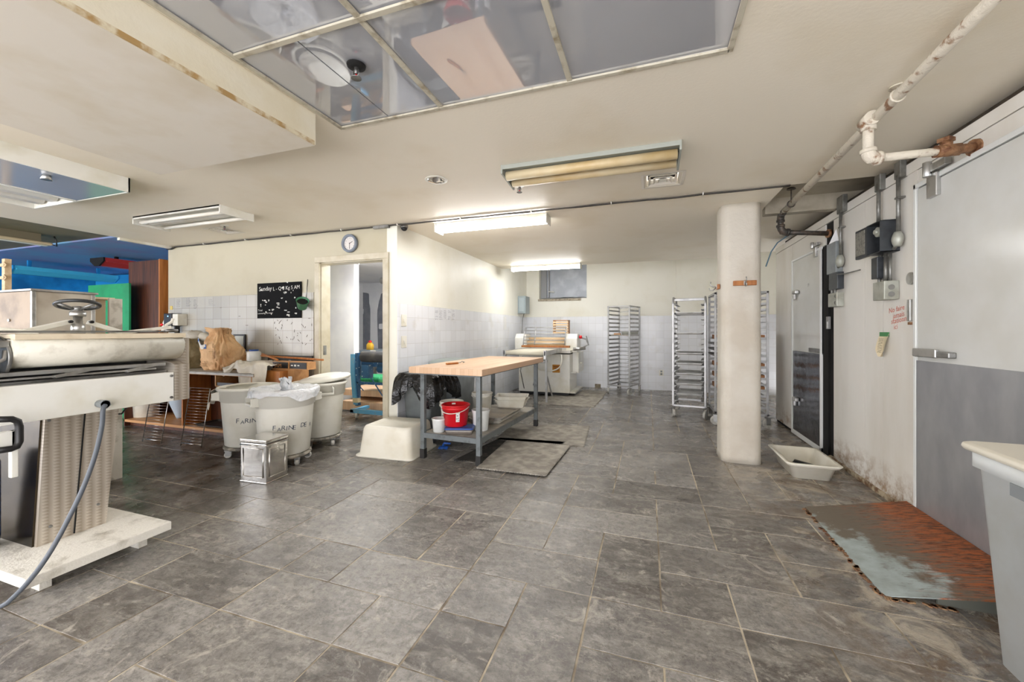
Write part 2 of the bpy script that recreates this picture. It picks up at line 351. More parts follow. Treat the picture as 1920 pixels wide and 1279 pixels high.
# ================================================================ SETTING
# ---- floor: slate slabs in random ashlar on a 0.3 m module, grout bed beneath
def build_floor():
    m = 0.25 * H; ox, oy = 0.045 * H, 1.02 * H
    i0, i1 = -40, 8; j0, j1 = -14, 26
    used = set(); tiles = []
    def put(i, j, w, l):
        for a in range(w):
            for b in range(l): used.add((i + a, j + b))
        tiles.append((i, j, w, l))
    fixed = [(-1, 2, 1, 2), (0, 3, 2, 1), (0, 4, 1, 2), (1, 4, 1, 1), (1, 5, 2, 1), (2, 4, 2, 1), (1, 6, 1, 2), (-1, 6, 2, 1), (0, 2, 1, 1), (1, 2, 2, 1), (2, 3, 2, 1),
             (-1, 1, 2, 1), (-1, -1, 1, 2), (0, -1, 1, 2), (1, 0, 1, 2), (2, 1, 2, 1), (2, 0, 2, 1), (-2, 0, 1, 2), (-3, 2, 2, 1), (-3, 3, 1, 1), (-2, 3, 1, 1), (-3, 4, 1, 1), (-2, 4, 2, 1), (-2, 5, 2, 1),
             (-8, -1, 1, 1), (-9, -1, 1, 1), (-7, -2, 1, 2), (-6, -1, 2, 1), (-4, -1, 1, 1), (-3, -1, 2, 1), (-9, 0, 1, 1), (-8, 0, 2, 1), (-6, 0, 2, 1), (-4, 0, 1, 1), (-3, 0, 1, 1), (-3, 1, 1, 1),
             (-9, 1, 2, 1), (-7, 1, 1, 1), (-6, 1, 1, 1), (-5, 1, 2, 1), (-9, 2, 2, 1), (-7, 2, 2, 2), (-5, 2, 1, 2), (-4, 2, 1, 2), (2, 6, 2, 1), (3, 5, 1, 1)]
    for (i, j, w, l) in list(fixed):
        assert all((i + a, j + b_) not in used for a in range(w) for b_ in range(l)), (i, j)
        for a in range(w):
            for b_ in range(l): used.add((i + a, j + b_))
    used.clear()
    for t in fixed: put(*t)
    rnd = random.Random(11)
    for j in range(j0, j1):
        for i in range(i0, i1):
            if (i, j) in used: continue
            opts = [(2, 1)] * 4 + [(1, 2)] * 2 + [(2, 2)] * 2 + [(3, 2)] + [(1, 1)]
            rnd.shuffle(opts)
            for w, l in opts + [(1, 1)]:
                if all((i + a, j + b) not in used for a in range(w) for b in range(l)): put(i, j, w, l); break
    me = bpy.data.meshes.new('floor'); vs = []; fs = []; tone = []
    X0, X1, Y0, Y1 = ox + i0 * m, ox + i1 * m, oy + j0 * m, oy + j1 * m
    vs += [(X0, Y0, -0.002), (X1, Y0, -0.002), (X1, Y1, -0.002), (X0, Y1, -0.002), (X0, Y0, -0.08), (X1, Y0, -0.08), (X1, Y1, -0.08), (X0, Y1, -0.08)]
    fs += [(0, 1, 2, 3), (7, 6, 5, 4), (0, 4, 5, 1), (1, 5, 6, 2), (2, 6, 7, 3), (3, 7, 4, 0)]; mi = [1] * 6; tone += [0.5] * 6
    for (i, j, w, l) in tiles:
        g = 0.0032; x0, x1 = ox + i * m + g, ox + (i + w) * m - g; y0, y1 = oy + j * m + g, oy + (j + l) * m - g
        dx = [rnd.uniform(-.003, .003) for _ in range(4)]; tn = rnd.random(); o = len(vs)
        c = [(x0 + dx[0], y0), (x1 + dx[1], y0 + dx[2]), (x1, y1), (x0, y1 + dx[3])]; b = 0.0015
        vs += [(x, y, -0.004) for x, y in c]
        vs += [(x + (b if k in (0, 3) else -b), y + (b if k < 2 else -b), 0) for k, (x, y) in enumerate(c)]
        fs += [(o + 4, o + 5, o + 6, o + 7)] + [(o + k, o + (k + 1) % 4, o + 4 + (k + 1) % 4, o + 4 + k) for k in range(4)]
        mi += [0] * 5; tone += [tn] * 5
    me.from_pydata(vs, [], fs); me.materials.append(slate); me.materials.append(grout)
    me.polygons.foreach_set('material_index', mi)
    at = me.attributes.new('tone', 'FLOAT', 'FACE'); at.data.foreach_set('value', tone); me.update()
    o = bpy.data.objects.new('floor', me); C.objects.link(o); tag(o, kind='structure')
build_floor()
T = 0.1
# ---- ceiling (main field with the opening of the tile grid)
sx0, sx1, sy1 = -1.37 * H, 0.262 * H, 1.528 * H
xl = -5.18 * H
VENT1 = sum([onz(u, v, ZC) for u, v in ((1197, 326), (1292, 315), (1287, 347), (1197, 357))], Vector()) / 4; VENT2 = onz(420, 432, ZC)
b = MB()
holes = [(sx0, sx1, -1.2, sy1)]
for hc, hr in ((VENT1, .115), (VENT2, .11), (onz(818, 337, ZC), .045)): holes.append((hc.x - hr, hc.x + hr, hc.y - hr, hc.y + hr))
gx = sorted({xl, 4.2} | {h[0] for h in holes} | {h[1] for h in holes}); gy = sorted({-3.2, YW - 0.01} | {h[2] for h in holes} | {h[3] for h in holes})
for ia in range(len(gx) - 1):
    for ja in range(len(gy) - 1):
        mx, my = (gx[ia] + gx[ia + 1]) / 2, (gy[ja] + gy[ja + 1]) / 2
        if not any(h[0] < mx < h[1] and h[2] < my < h[3] for h in holes): b.box(gx[ia], gx[ia + 1], gy[ja], gy[ja + 1], ZC, ZC + T)
b.box(XL - 0.12, .86 * H, YW - 0.01, 5.85 * H, ZC, ZC + T)
struct('ceiling', b, paint_ceil)
b = MB(); b.box(XL - 0.1, 3.2, 5.85 * H, YB + 0.1, 2.45 * H, 2.45 * H + T).box(XL - 0.1, 3.2, 5.85 * H, 5.85 * H + 0.03, ZC + T, 2.45 * H)
struct('ceiling', b, paint_ceil)
b = MB(); b.box(.86 * H, 4.2, 3.70 * H, 5.85 * H, 2.0 * H, 2.0 * H + T); struct('ceiling', b, paint_ceil)
slab_m = mat('grey_slab', (184, 176, 158), 0.7, c2=(160, 150, 132), ns=4, world=True)
b = MB(); b.box(.86 * H, 4.2, YW - 0.01, 3.62 * H, 2.035 * H, 2.035 * H + T).box(.855 * H, .86 * H, YW, 3.6 * H, ZC - 0.002, 2.04 * H); struct('ceiling', b, slab_m)
b = MB(); b.box(.87 * H, 4.2, 3.62 * H, 3.70 * H, 1.915 * H, 2.1 * H); struct('trim_1', b, slab_m, 0.004)
# soffit box on the left
b = MB(); b.box(-2.43 * H, -1.394 * H, -3.2, 1.40 * H, 1.821 * H, ZC + 0.01); struct('ceiling', b, paint_sof, 0.006)
b = MB(); b.box(-2.43 * H + .004, -1.394 * H - .006, -3.19, 1.40 * H - .006, 1.821 * H - .002, 1.821 * H + .003); struct('ceiling', b, mat('soffit_underside_shade', (224, 217, 204), .6, c2=(208, 196, 172), ns=2.5, lo=.5, hi=.8, world=True))  # thin greyer skin: underside shade beside the lit side face, put into the colour
b = MB(); b.box(-1.394 * H - .02, -1.394 * H + .0015, -3.19, 1.39 * H, 1.821 * H - .0005, 1.821 * H + .02); struct('trim_6', b, mat('water_stain_edge', (226, 214, 184), .7, c2=(178, 144, 92), ns=14, lo=.45, hi=.62, world=True))
# dim left ceiling, ceiling coloured as if lit blue
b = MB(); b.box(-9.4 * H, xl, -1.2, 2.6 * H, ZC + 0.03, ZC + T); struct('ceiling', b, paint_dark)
b = MB(); b.box(-9.4 * H, xl, 2.6 * H, 5.2 * H, ZC + 0.01, ZC + T); struct('ceiling', b, blue_lit_ceil)
b = MB(); b.box(xl - 0.02, xl + 0.03, 2.6 * H, YW - 0.02, ZC - 0.03, ZC); struct('trim_2', b, white_en)
# glossy ceiling panels in an exposed grid
xs = [sx0, -0.84 * H, -0.285 * H, sx1]; ys = [-1.2, -0.4, 0.41 * H, 1.012 * H, sy1]
panels = Thing('ceiling', None, None, ((sx0 + sx1) / 2, 0.3, ZC), kind='structure')
for a in range(3):
    for c in range(4):
        x0, x1, y0, y1 = xs[a], xs[a + 1], ys[c], ys[c + 1]; b = MB()
        tl = (random.uniform(-.004, .004), random.uniform(-.004, .004))
        if a == 0 and c == 3:                      # split panel with the sprinkler hole cut out on the joint
            xm = (x0 + x1) / 2; 
            for (p, q) in ((x0, xm - 0.003), (xm + 0.003, x1)): b.box(p, q, y0, y1, ZC + 0.004, ZC + 0.012)
        else:
            vs = [(x, y, z + tl[0] * i + tl[1] * j) for z in (ZC + 0.006, ZC + 0.012) for (x, y, i, j) in ((x0, y0, 0, 0), (x1, y0, 1, 0), (x1, y1, 1, 1), (x0, y1, 0, 1))]
            b.add(vs, [(3, 2, 1, 0), (4, 5, 6, 7), (0, 1, 5, 4), (1, 2, 6, 5), (2, 3, 7, 6), (3, 0, 4, 7)])
        panels.part('ceiling_panel', b, gloss, True)
b = MB()
for x in xs[1:3]: b.box(x - .012, x + .012, -1.2, sy1, ZC - 0.006, ZC + 0.004)
for y in ys[1:4]: b.box(sx0, sx1, y - .012, y + .012, ZC - 0.007, ZC + 0.003)
struct('trim_3', b, tbar, 0.002)
b = MB(); b.box(sx0 - .014, sx0 + .008, -1.2, sy1 + .012, ZC - 0.008, ZC + 0.002).box(sx1 - .008, sx1 + .014, -1.2, sy1 + .012, ZC - 0.008, ZC + 0.002).box(sx0, sx1, sy1 - .008, sy1 + .014, ZC - 0.008, ZC + 0.002)
struct('trim_4', b, tbar, 0.002)
b = MB(); b.box(sx0, sx1, -1.2, sy1, ZC + T, ZC + T + .02); struct('ceiling', b, gap)

# ---- walls
ZH = 2.6 * H
# side wall of the back bay (faces +X)
w = Thing('wall_left', None, None, (XL, 5 * H, 0), kind='structure')
b = MB(); b.box(XL - 0.13, XL, YW + 0.0, YB + 0.1, 0, ZH); w.part('plaster', b, paint_wall, True)
b = MB(); b.box(XL, XL + 0.008, YW + 0.004, YB, 0, ZT); w.part('tile_cladding', b, tile_y, True)
# wall with the doorway (faces -Y)
dx0, dx1, dz = -3.03 * H, -2.279 * H, 1.668 * H
w = Thing('wall_front', None, None, (-3.7 * H, YW, 0), kind='structure')
b = MB(); b.box(-5.24 * H, dx0, YW, YW + 0.13, 0, ZC + T).box(dx1, XL - 0.13, YW, YW + 0.13, 0, ZC + T).box(dx0, dx1, YW, YW + 0.13, dz, ZC + T)
w.part('plaster', b, paint_drab, True)
b = MB(); b.box(-5.22 * H, dx0 - 0.09, YW - 0.008, YW, 0, 1.375 * H); w.part('tile_cladding', b, tile_g, True)
frame_m0 = mat('door_frame_paint', (204, 196, 176), 0.4, c2=(190, 180, 154), ns=6, world=True)
d = Thing('door_1', None, None, ((dx0 + dx1) / 2, YW, 0), kind='structure')
b = MB(); cs = 0.055
b.box(dx0 - cs, dx0 + .012, YW - 0.03, YW, 0, dz - .012); b2 = MB(); b2.box(dx1 - .012, dx1 + cs, YW - 0.03, YW, 0, dz - .012); d.part('casing', b2, frame_m0, True, bev=.005); b2 = MB()
b2.box(dx0 - cs, dx1 + cs, YW - 0.031, YW, dz - .012, dz + cs); d.part('casing', b2, frame_m0, True, bev=.005)
frame_m = mat('door_frame_paint', (204, 196, 176), 0.4, c2=(190, 180, 154), ns=6, world=True)
d.part('casing', b, frame_m, True, bev=0.005)
b = MB(); b.box(dx0, dx0 + .02, YW, YW + 0.14, 0, dz).box(dx1 - .02, dx1, YW, YW + 0.14, 0, dz).box(dx0, dx1, YW, YW + 0.14, dz - .02, dz)
d.part('jamb', b, frame_m, True, bev=0.003)
b = MB(); p = ony(617, 656, YW + 0.06); b.box(dx0 + .019, dx0 + .024, YW + .03, YW + .075, p.z - .06, p.z + .05); d.part('strike_plate', b, steel_d, True)
# back wall with its window
wx0, wx1 = ony(1011, 560, YB).x, ony(1100, 560, YB).x; wz0 = ony(1050, 560, YB).z; wz1 = ony(1050, 478, YB).z
w = Thing('wall_back', None, None, (0, YB, 0), kind='structure')
b = MB(); b.box(XL - 0.1, wx0, YB, YB + 0.25, 0, ZH).box(wx1, 3.2, YB, YB + 0.25, 0, ZH).box(wx0, wx1, YB, YB + 0.25, 0, wz0).box(wx0, wx1, YB, YB + 0.25, wz1, ZH)
w.part('plaster', b, paint_wall, True)
stepx = ony(1268, 600, YB - .05).x
b = MB(); b.box(stepx, 3.2, YB - .05, YB, 0, ZH); w.part('plaster_step', b, paint_wall, True)
b = MB(); b.box(XL, stepx, YB - 0.008, YB, 0, ZT); w.part('tile_cladding', b, tile_x, True)
b = MB(); b.box(stepx, 3.2, YB - 0.058, YB - .05, 0, ZT); w.part('tile_cladding', b, tile_x, True)
wd = Thing('window_1', None, None, ((wx0 + wx1) / 2, YB + .1, wz0), kind='structure')
pane_m = mat('painted_over_pane', (172, 178, 188), 0.4, 0.0, c2=(192, 198, 206), ns=4, world=True)
b = MB(); b.box(wx0 + .04, wx1, YB + .19, YB + .2, wz0, wz1); wd.part('pane', b, pane_m, True)
b = MB(); b.box(wx0, wx0 + .13, YB + .15, YB + .2, wz0, wz1).box(wx0 + .17, wx0 + .2, YB + .13, YB + .19, wz0, wz1).box(wx0, wx1, YB + .15, YB + .2, wz0, wz0 + .03); wd.part('window_frame', b, mat('worn_grey_frame', (150, 152, 154), .5), True, bev=.004)
b = MB()
b.tube([(wx0 + .18, YB + .12, wz0 + .17), (wx0 + .3, YB + .1, wz0 + .16), (wx0 + .32, YB + .1, wz0 + .15)], .012); wd.part('window_latch', b, white_en, True)
b = MB(); b.box(wx0 - .02, wx1 - .12, YB - .03, YB + .1, wz0 - .05, wz0 - .005); wd.part('window_sill', b, mat('crumbling_plaster', (186, 176, 156), .8, c2=(150, 138, 118), ns=20, bump=(40, .8, .02)), True)
b = MB()
b.grid(lambda s, t: (wx0 + .05 + s * (wx1 - wx0 - .06), YB - .02 + t * .2, wz0 + .012 + .03 * noise.noise((s * 6, t * 4, 1)) + .03 * s * (1 - abs(2 * s - 1))), 24, 8); one('plastic_sheet', b, mat('clear_film', (216, 220, 228), .25), 'crumpled pale plastic film lying on the sill of the high back window', 'plastic sheet')
# right side wall beyond the cooler, outer shell of the left room
b = MB(); b.box(3.0, 3.1, -3.2, YB, 0, ZH); struct('wall_right', b, paint_wall)
b = MB(); b.box(-9.4 * H, -9.3 * H, -1.0, 5.2 * H, 0, ZC + T); struct('wall_left', b, blue_wall)
b = MB(); b.box(-9.4 * H, -5.24 * H, 5.1 * H, 5.2 * H, 0, ZC + T); struct('wall_back', b, blue_wall)
b = MB(); b.box(-5.24 * H, -5.19 * H, YW + .13, 5.2 * H, 0, ZC + T); struct('wall_right', b, blue_wall)

# ---- walk-in cooler along the right: panels, posts, two doors
zt = 1.905 * H; zs = 1.845 * H
cy = lambda u: onx(u, 620, XR).y
w = Thing('wall_right', None, None, (XR, 3 * H, 0), kind='structure')
ye = cy(1455); D = 0.012
b = MB(); b.box(XR + D, 3.0, -1.8, ye, 0.0, zt - .01); w.part('core', b, gap, True)
def panel(u0, u1, z0=0.03, z1=None, mt=None, name='panel', t=0.0):
    a, c = cy(u0), cy(u1); b = MB(); b.box(XR - t, XR + 0.02, min(a, c) + .003, max(a, c) - .003, z0, z1 or zs - .002)
    return w.part(name, b, mt or cooler, True)
panel(1455, 1486); panel(1563, 1622); panel(1622, 1656); panel(1656, 1703); panel(1703, 1722, t=0.006, name='post')
panel(1486, 1548, z0=onx(1489, 492, XR).z + .025)
b = MB(); b.box(XR, XR + .02, -1.8, cy(1722), 1.775 * H, zs - .002); w.part('panel', b, cooler, True)
b = MB(); b.box(XR, XR + .02, -1.8, .55 * H, 0.03, 1.775 * H); w.part('panel', b, cooler, True)
b = MB(); b.box(XR - .004, XR + .02, -1.8, ye, zs + .002, zt); w.part('header', b, cooler, True)
b = MB(); b.box(XR - .012, XR + .01, cy(1720), cy(1556), 0, 0.035); w.part('kerb', b, mat('dirty_kerb', (190, 176, 150), .7, c2=(112, 82, 56), ns=18, lo=.4, hi=.6, world=True, bump=(50, .6)), True)
b = MB(); b.box(XR + D, 3.0, ye - .02, ye, 0, zt); w.part('end_panel', b, cooler, True)
# dark ledge on top of the cooler, seen as the black diagonal under the ceiling
b = MB(); b.box(XR + .05, XR + .12, -1.0, ye - .2, zt - .01, ZC - .01); struct('trim_5', b, mat('dusty_dark_board', (74, 64, 54), .8, c2=(48, 40, 34), ns=8, world=True))
# near door
d = Thing('door_2', None, None, (XR, cy(1900), 0), kind='structure')
yn0, yn1 = .60 * H, cy(1725); zd = 1.738 * H; zk = .845 * H
b = MB(); b.box(XR - .012, XR + .02, yn0, yn1, zk - .001, zd); d.part('leaf', b, door_m, True, bev=.003)
b = MB(); b.box(XR - .018, XR + .02, yn0, yn1, .055, zk); d.part('kick_plate', b, kick_a, True, label='scuffed aluminium kick plate')
frm = mat('door_edge_trim', (226, 228, 226), .3)
b = MB(); b.box(XR - .02, XR + .02, yn1 + .006, yn1 + .03, .03, zd + .035).box(XR - .02, XR + .02, yn0 - .03, yn1 + .03, zd + .006, zd + .035); d.part('door_frame', b, frm, True, bev=.003)
b = MB(); b.box(XR - .016, XR + .02, yn0, yn1, .012, .052); d.part('threshold', b, mat('stained_threshold', (214, 206, 190), .5, c2=(176, 120, 70), ns=12, lo=.5, hi=.7, world=True), True)
def latch(Dd, u0, u1, v0, v1, X=XR, lab=None):
    p0, p1 = onx(u0, v0, X - .04), onx(u1, v1, X - .04)
    ya, yb = sorted((p0.y, p1.y)); zb = (p0.z + p1.z) / 2 + .03; za = zb - .058; b = MB()
    ym = ya + (yb - ya) * .32
    b.box(X - .055, X - .035, ym, yb, za + .008, zb).box(X - .05, X - .012, yb - .05, yb - .01, za + .005, zb - .002)
    o = Dd.part('door_handle', b, steel, True, bev=.006)
    b = MB(); b.box(X - .05, X - .012, ya, ym + .01, za + .012, zb - .012); Dd.part('latch_housing', b, steel_d, True, bev=.006)
latch(d, 1715, 1782, 655, 675)
def hinge(Dd, u, v, s=1.0, X=XR):
    p = onx(u, v, X - .03); b = MB()
    b.box(X - .035, X - .012, p.y - .02 * s, p.y + .035 * s, p.z - .055 * s, p.z + .03 * s)
    b.box(X - .045, X - .012, p.y - .075 * s, p.y + .015 * s, p.z + .035 * s, p.z + .062 * s)
    b.tube([(X - .05, p.y + .01 * s, p.z + .02 * s), (X - .05, p.y + .01 * s, p.z + .075 * s)], .013 * s)
    Dd.part('hinge', b, steel, True, bev=.004)
hinge(d, 1750, 340, 1.6)
# far door
d2 = Thing('door_3', None, None, (XR, cy(1515), 0), kind='structure')
ya, yb = cy(1544), cy(1489); zf = onx(1489, 492, XR).z; zk2 = onx(1517, 661, XR).z
b = MB(); b.box(XR - .014, XR + .02, ya, yb, zk2, zf); d2.part('leaf', b, door_m, True, bev=.003)
b = MB(); b.box(XR - .016, XR + .02, ya + .03, yb - .01, .06, zk2 - .002); d2.part('kick_plate', b, kick_b, True, label='mirror-like dented kick plate')
b = MB(); b.box(XR - .022, XR + .02, ya, ya + .03, 0.01, zf).box(XR - .022, XR + .02, ya, yb, 0.01, .06).box(XR - .022, XR + .02, yb - .01, yb + .03, 0.01, zf + .02).box(XR - .022, XR + .02, ya, yb, zf, zf + .022); d2.part('door_frame', b, frm, True, bev=.003)
b = MB(); b.box(XR - .005, XR + .01, cy(1554), ya - .004, 0.0, onx(1548, 462, XR).z); d2.part('gasket', b, gap, True, label='black gap beside the hinge edge')
hinge(d2, 1528, 470, 1.15)
for (u, v) in ((1491, 552), (1491, 752)):
    p = onx(u, v, XR - .04); b = MB(); b.box(XR - .06, XR - .02, p.y - .06, p.y + .05, p.z, p.z + .045).box(XR - .05, XR - .02, p.y + .02, p.y + .05, p.z - .06, p.z + .01); d2.part('door_handle', b, steel, True, bev=.01)
b = MB(); p = onx(1517, 652, XR - .015); q = onx(1540, 663, XR - .015); b.box(XR - .02, XR - .014, q.y, p.y, q.z, p.z); d2.part('name_plate', b, steel_d, True)
b = MB(); p = onx(1514, 538, XR - .0155); b.text('19', .05, lambda x, y: (XR - .0165, p.y - x, p.z + y)); d2.part('number', b, black, True)

# ---- room behind the doorway
b = MB(); b.box(-5.1 * H, -3.74 * H, 4.4 * H, 4.5 * H, 0, 1.9 * H); struct('wall_front', b, paint_white)
w = Thing('wall_back', None, None, (-3 * H, 6.3 * H, 0), kind='structure')
b = MB(); b.box(-5.19 * H, XL - .13, 6.3 * H, 6.4 * H, 0, 1.95 * H); w.part('drywall', b, paint_white, True)
patch_m = mat('grey_skim_coat', (124, 126, 136), .7, c2=(140, 142, 150), ns=6, world=True)
def blotch(cx, cz, rx, rz_, y, seed, jag=.12):
    pts = []
    for i in range(40):
        a = 2 * PI * i / 40; k = 1 + jag * noise.noise((math.cos(a) * 2, math.sin(a) * 2, seed))
        sx = math.copysign(abs(math.cos(a)) ** .45, math.cos(a)); sz = math.copysign(abs(math.sin(a)) ** .45, math.sin(a))
        pts.append((cx + rx * sx * k, y, cz + rz_ * sz * k))
    return pts
for (u0, u1, v0, v1) in ((669, 693, 549, 700), (707, 740, 553, 700)):
    p = ony(u0, v0, 6.28 * H); q = ony(u1, v1, 6.28 * H); b = MB(); b.prism(blotch((p.x + q.x) / 2, (p.z + q.z) / 2, (q.x - p.x) / 2, (p.z - q.z) / 2, 6.295 * H, u0), (0, .004, 0)); w.part('skim_patch', b, patch_m, True)
for (u, v, rx, rz_) in ((677, 584, .045, .07), (675, 630, .035, .075), (713, 612, .055, .06)):
    p = ony(u, v, 6.27 * H); b = MB(); b.prism(blotch(p.x, p.z, rx, rz_, 6.288 * H, u), (0, .004, 0)); w.part('filler_spot', b, paint_white, True)
b = MB(); b.box(-5.19 * H, XL - .13, YW + .13, 6.4 * H, 1.9 * H, 1.9 * H + T); struct('ceiling', b, paint_white)
b = MB(); b.box(-5.19 * H, -5.14 * H, YW + .13, 6.4 * H, 0, 1.9 * H); struct('wall_left', b, paint_white)

# ---- column
b = MB(); cx, cyy, ws = .668 * H, 3.54 * H, .275 * H
loops = []
for k in range(41):
    z = ZC * k / 40; e = .012 if k == 0 else 0
    L = rrect(ws + e, ws + e, .085, z, 8, cx, cyy); loops.append([(x + .004 * noise.noise((x * 6, y * 6, z * 5)), y + .004 * noise.noise((x * 5, y * 7, z * 5 + 9)), z) for x, y, z in L])
b.loft(loops)
one('column', b, column_m, 'thick white plastered column with rounded corners standing in the open floor', 'column')
# ================================================================ CEILING FITTINGS
lamp_on = emis('lit_fluorescent', (255, 255, 255), LAMP)
tube_off = mat('unlit_tube', (236, 232, 220), 0.3)
tube_old = mat('yellowed_tube_cover', (212, 196, 160), 0.4, c2=(196, 170, 122), ns=3)
refl = mat('lamp_reflector', (214, 214, 208), 0.35, c2=(198, 194, 182), ns=6)
lamp_on2 = emis('lit_fluorescent_bright', (255, 255, 255), LAMP * 2.4)
# lit strip lamps over the back bay
def lit_lamp(name, x0, x1, y0, y1, z, label, lm=None):
    t = Thing(name, label, 'ceiling light', ((x0 + x1) / 2, (y0 + y1) / 2, z), group=None)
    b = MB(); b.box(x0, x1, y0, y1, z - .035, z); t.part('housing', b, white_en, True, bev=.004)
    for xa in (x0 - .012, x1):
        b = MB(); b.box(xa, xa + .012, y0 - .012, y1 + .012, z - .095, z); t.part('end_cap', b, white_en, True, bev=.003)
    b = MB(); b.loft([[(x, (y0 + y1) / 2 + (y1 - y0) / 2 * math.cos(a), z - .036 - .05 * math.sin(a)) for a in [PI * k / 10 for k in range(11)]] for x in (x0 + .002, x1 - .002)])
    t.part('lamp_cover', b, lm or lamp_on, True)
lit_lamp('strip_light', -1.80 * H, -.79 * H, 3.17 * H, 3.30 * H, ZC, 'burning fluorescent strip light nearest the wall corner, just behind the ceiling cable')
lit_lamp('strip_light', -1.92 * H, -.91 * H, 5.62 * H, 5.74 * H, ZC, 'burning fluorescent strip light farthest back, in front of the high window')
lit_lamp('strip_light', -3.35 * H, -2.35 * H, 3.9 * H, 4.03 * H, 1.895 * H, 'burning fluorescent strip light seen through the doorway', lamp_on2)
# old fitting with yellowed covers
t = Thing('ceiling_light', 'old open ceiling light with two yellowed tube covers and grey metal frame', 'ceiling light', (-.33 * H, 2.28 * H, ZC))
x0, x1, y0, y1 = -.81 * H, .16 * H, 2.18 * H, 2.40 * H; dz = .085
b = MB(); b.box(x0, x1, y0, y1, ZC - .02, ZC).box(x0, x1, y0 - .004, y0 + .008, ZC - .03, ZC)
t.part('housing', b, grey_paint_l := mat('pale_grey_enamel', (160, 164, 156), .4), True, bev=.002)
for xx in (x0, x1):
    b = MB(); b.prism([(xx, y0 - .006, ZC), (xx, y1, ZC), (xx, y1, ZC - dz), (xx, y0 - .006, ZC - dz * .7)], (.012 if xx == x0 else -.012, 0, 0)); t.part('end_plate', b, grey_paint_l, True)
for k, yy in enumerate((y0 + .065, y1 - .065)):
    b = MB(); b.tube([(x0 + .02, yy, ZC - .055), (x1 - .02, yy, ZC - .055)], .032, 16); t.part('tube_cover', b, tube_old, True)
b = MB(); b.box(x0 + .01, x1 - .01, (y0 + y1) / 2 - .03, (y0 + y1) / 2 + .03, ZC - .05, ZC - .02); t.part('ridge', b, refl, True, bev=.01)
# open troffer on the left (unlit tubes, white ends)
t = Thing('ceiling_light', 'unlit open ceiling light with white end plates near the left wall vent', 'ceiling light', (-3.6 * H, 2.3 * H, ZC))
x0, x1, y0, y1 = -4.11 * H, -3.085 * H, 2.16 * H, 2.44 * H; dz = .075
b = MB(); b.box(x0, x1, y0, y1, ZC - .012, ZC); t.part('housing', b, refl, True)
for yy in (y0, y1 - .008):
    b = MB(); b.box(x0, x1, yy, yy + .008, ZC - .028, ZC); t.part('side_rail', b, refl, True)
for xx in (x0 - .006, x1 - .006):
    b = MB(); b.box(xx, xx + .012, y0, y1, ZC - dz, ZC); t.part('end_plate', b, white_en, True, bev=.002)
b = MB(); ym = (y0 + y1) / 2
b.prism([(x0 + .01, ym - .06, ZC - .012), (x0 + .01, ym + .06, ZC - .012), (x0 + .01, ym + .03, ZC - .05), (x0 + .01, ym - .03, ZC - .05)], (x1 - x0 - .02, 0, 0)); t.part('reflector', b, refl, True)
for yy in (y0 + .06, y1 - .06):
    b = MB(); b.tube([(x0 + .02, yy, ZC - .05), (x1 - .02, yy, ZC - .05)], .018, 12); t.part('lamp_tube', b, tube_off, True)
# large white box fitting at the left edge
t = Thing('ceiling_light', 'large white box ceiling light with glossy grey diffuser at the left edge', 'ceiling light', (-3.35 * H, .9 * H, ZC))
x0, x1, y0, y1 = -4.15 * H, -3.09 * H, .35 * H, 1.612 * H; zb = 1.869 * H; xm = -3.625 * H
b = MB(); b.box(x1 - .015, x1, y0, y1, zb, ZC).box(x0, x1, y1 - .015, y1, zb + .0, ZC).box(x0, x0 + .015, y0, y1, zb, ZC).box(x0, x1, y0, y0 + .015, zb, ZC); t.part('housing', b, white_en, True, bev=.002)
b = MB(); b.box(xm, x1 - .015, y0 + .015, y1 - .02, zb + .002, zb + .006); t.part('diffuser', b, mat('grey_gloss_diffuser', (168, 174, 184), .12, 0.0), True)
b = MB(); b.box(xm - .03, xm, y0, y1 - .02, zb - .004, zb + .02); t.part('middle_rail', b, white_en, True, bev=.003)
for k in range(3):
    xx = x0 + .08 + k * .19; b = MB(); b.prism([(xx, y0 + .02, zb + .07), (xx + .16, y0 + .02, zb + .07), (xx + .12, y0 + .02, zb + .02), (xx + .04, y0 + .02, zb + .02)], (0, y1 - y0 - .05, 0)); t.part('reflector', b, refl, True)
b = MB(); p = onz(24, 305, zb + .03); b.lathe([(.03, 0), (.02, .03), (.012, .045)], (x1 - .12, 1.28 * H, zb - .03), 10); t.part('knob', b, steel, True)
# beige tube fitting in the dim corner
t = Thing('ceiling_light', 'pair of beige tubes hanging under the dim ceiling at the far left', 'ceiling light', (-5.9 * H, 2.2 * H, ZC))
pa = onz(96, 458, 1.9 * H)
for k in range(2):
    b = MB(); b.box(pa.x - .12 + k * .1, pa.x - .05 + k * .1, pa.y - 1.2, pa.y, 1.88 * H - k * .0, 1.91 * H); t.part('tube_cover', b, tube_off if k == 0 else mat('beige_cover', (206, 190, 158), .5), True, bev=.015)
b = MB(); b.tube([(pa.x + .03, pa.y - .02, 1.9 * H), (pa.x + .05, pa.y + .03, 1.88 * H), (pa.x + .06, pa.y + .02, 1.94 * H), (pa.x + .06, pa.y, ZC + .02)], .008); t.part('lead', b, black, True)
b = MB(); b.box(pa.x - .1, pa.x + .03, pa.y - 1.1, pa.y - .1, 1.91 * H, ZC + .03); t.part('housing', b, paint_dark, True)
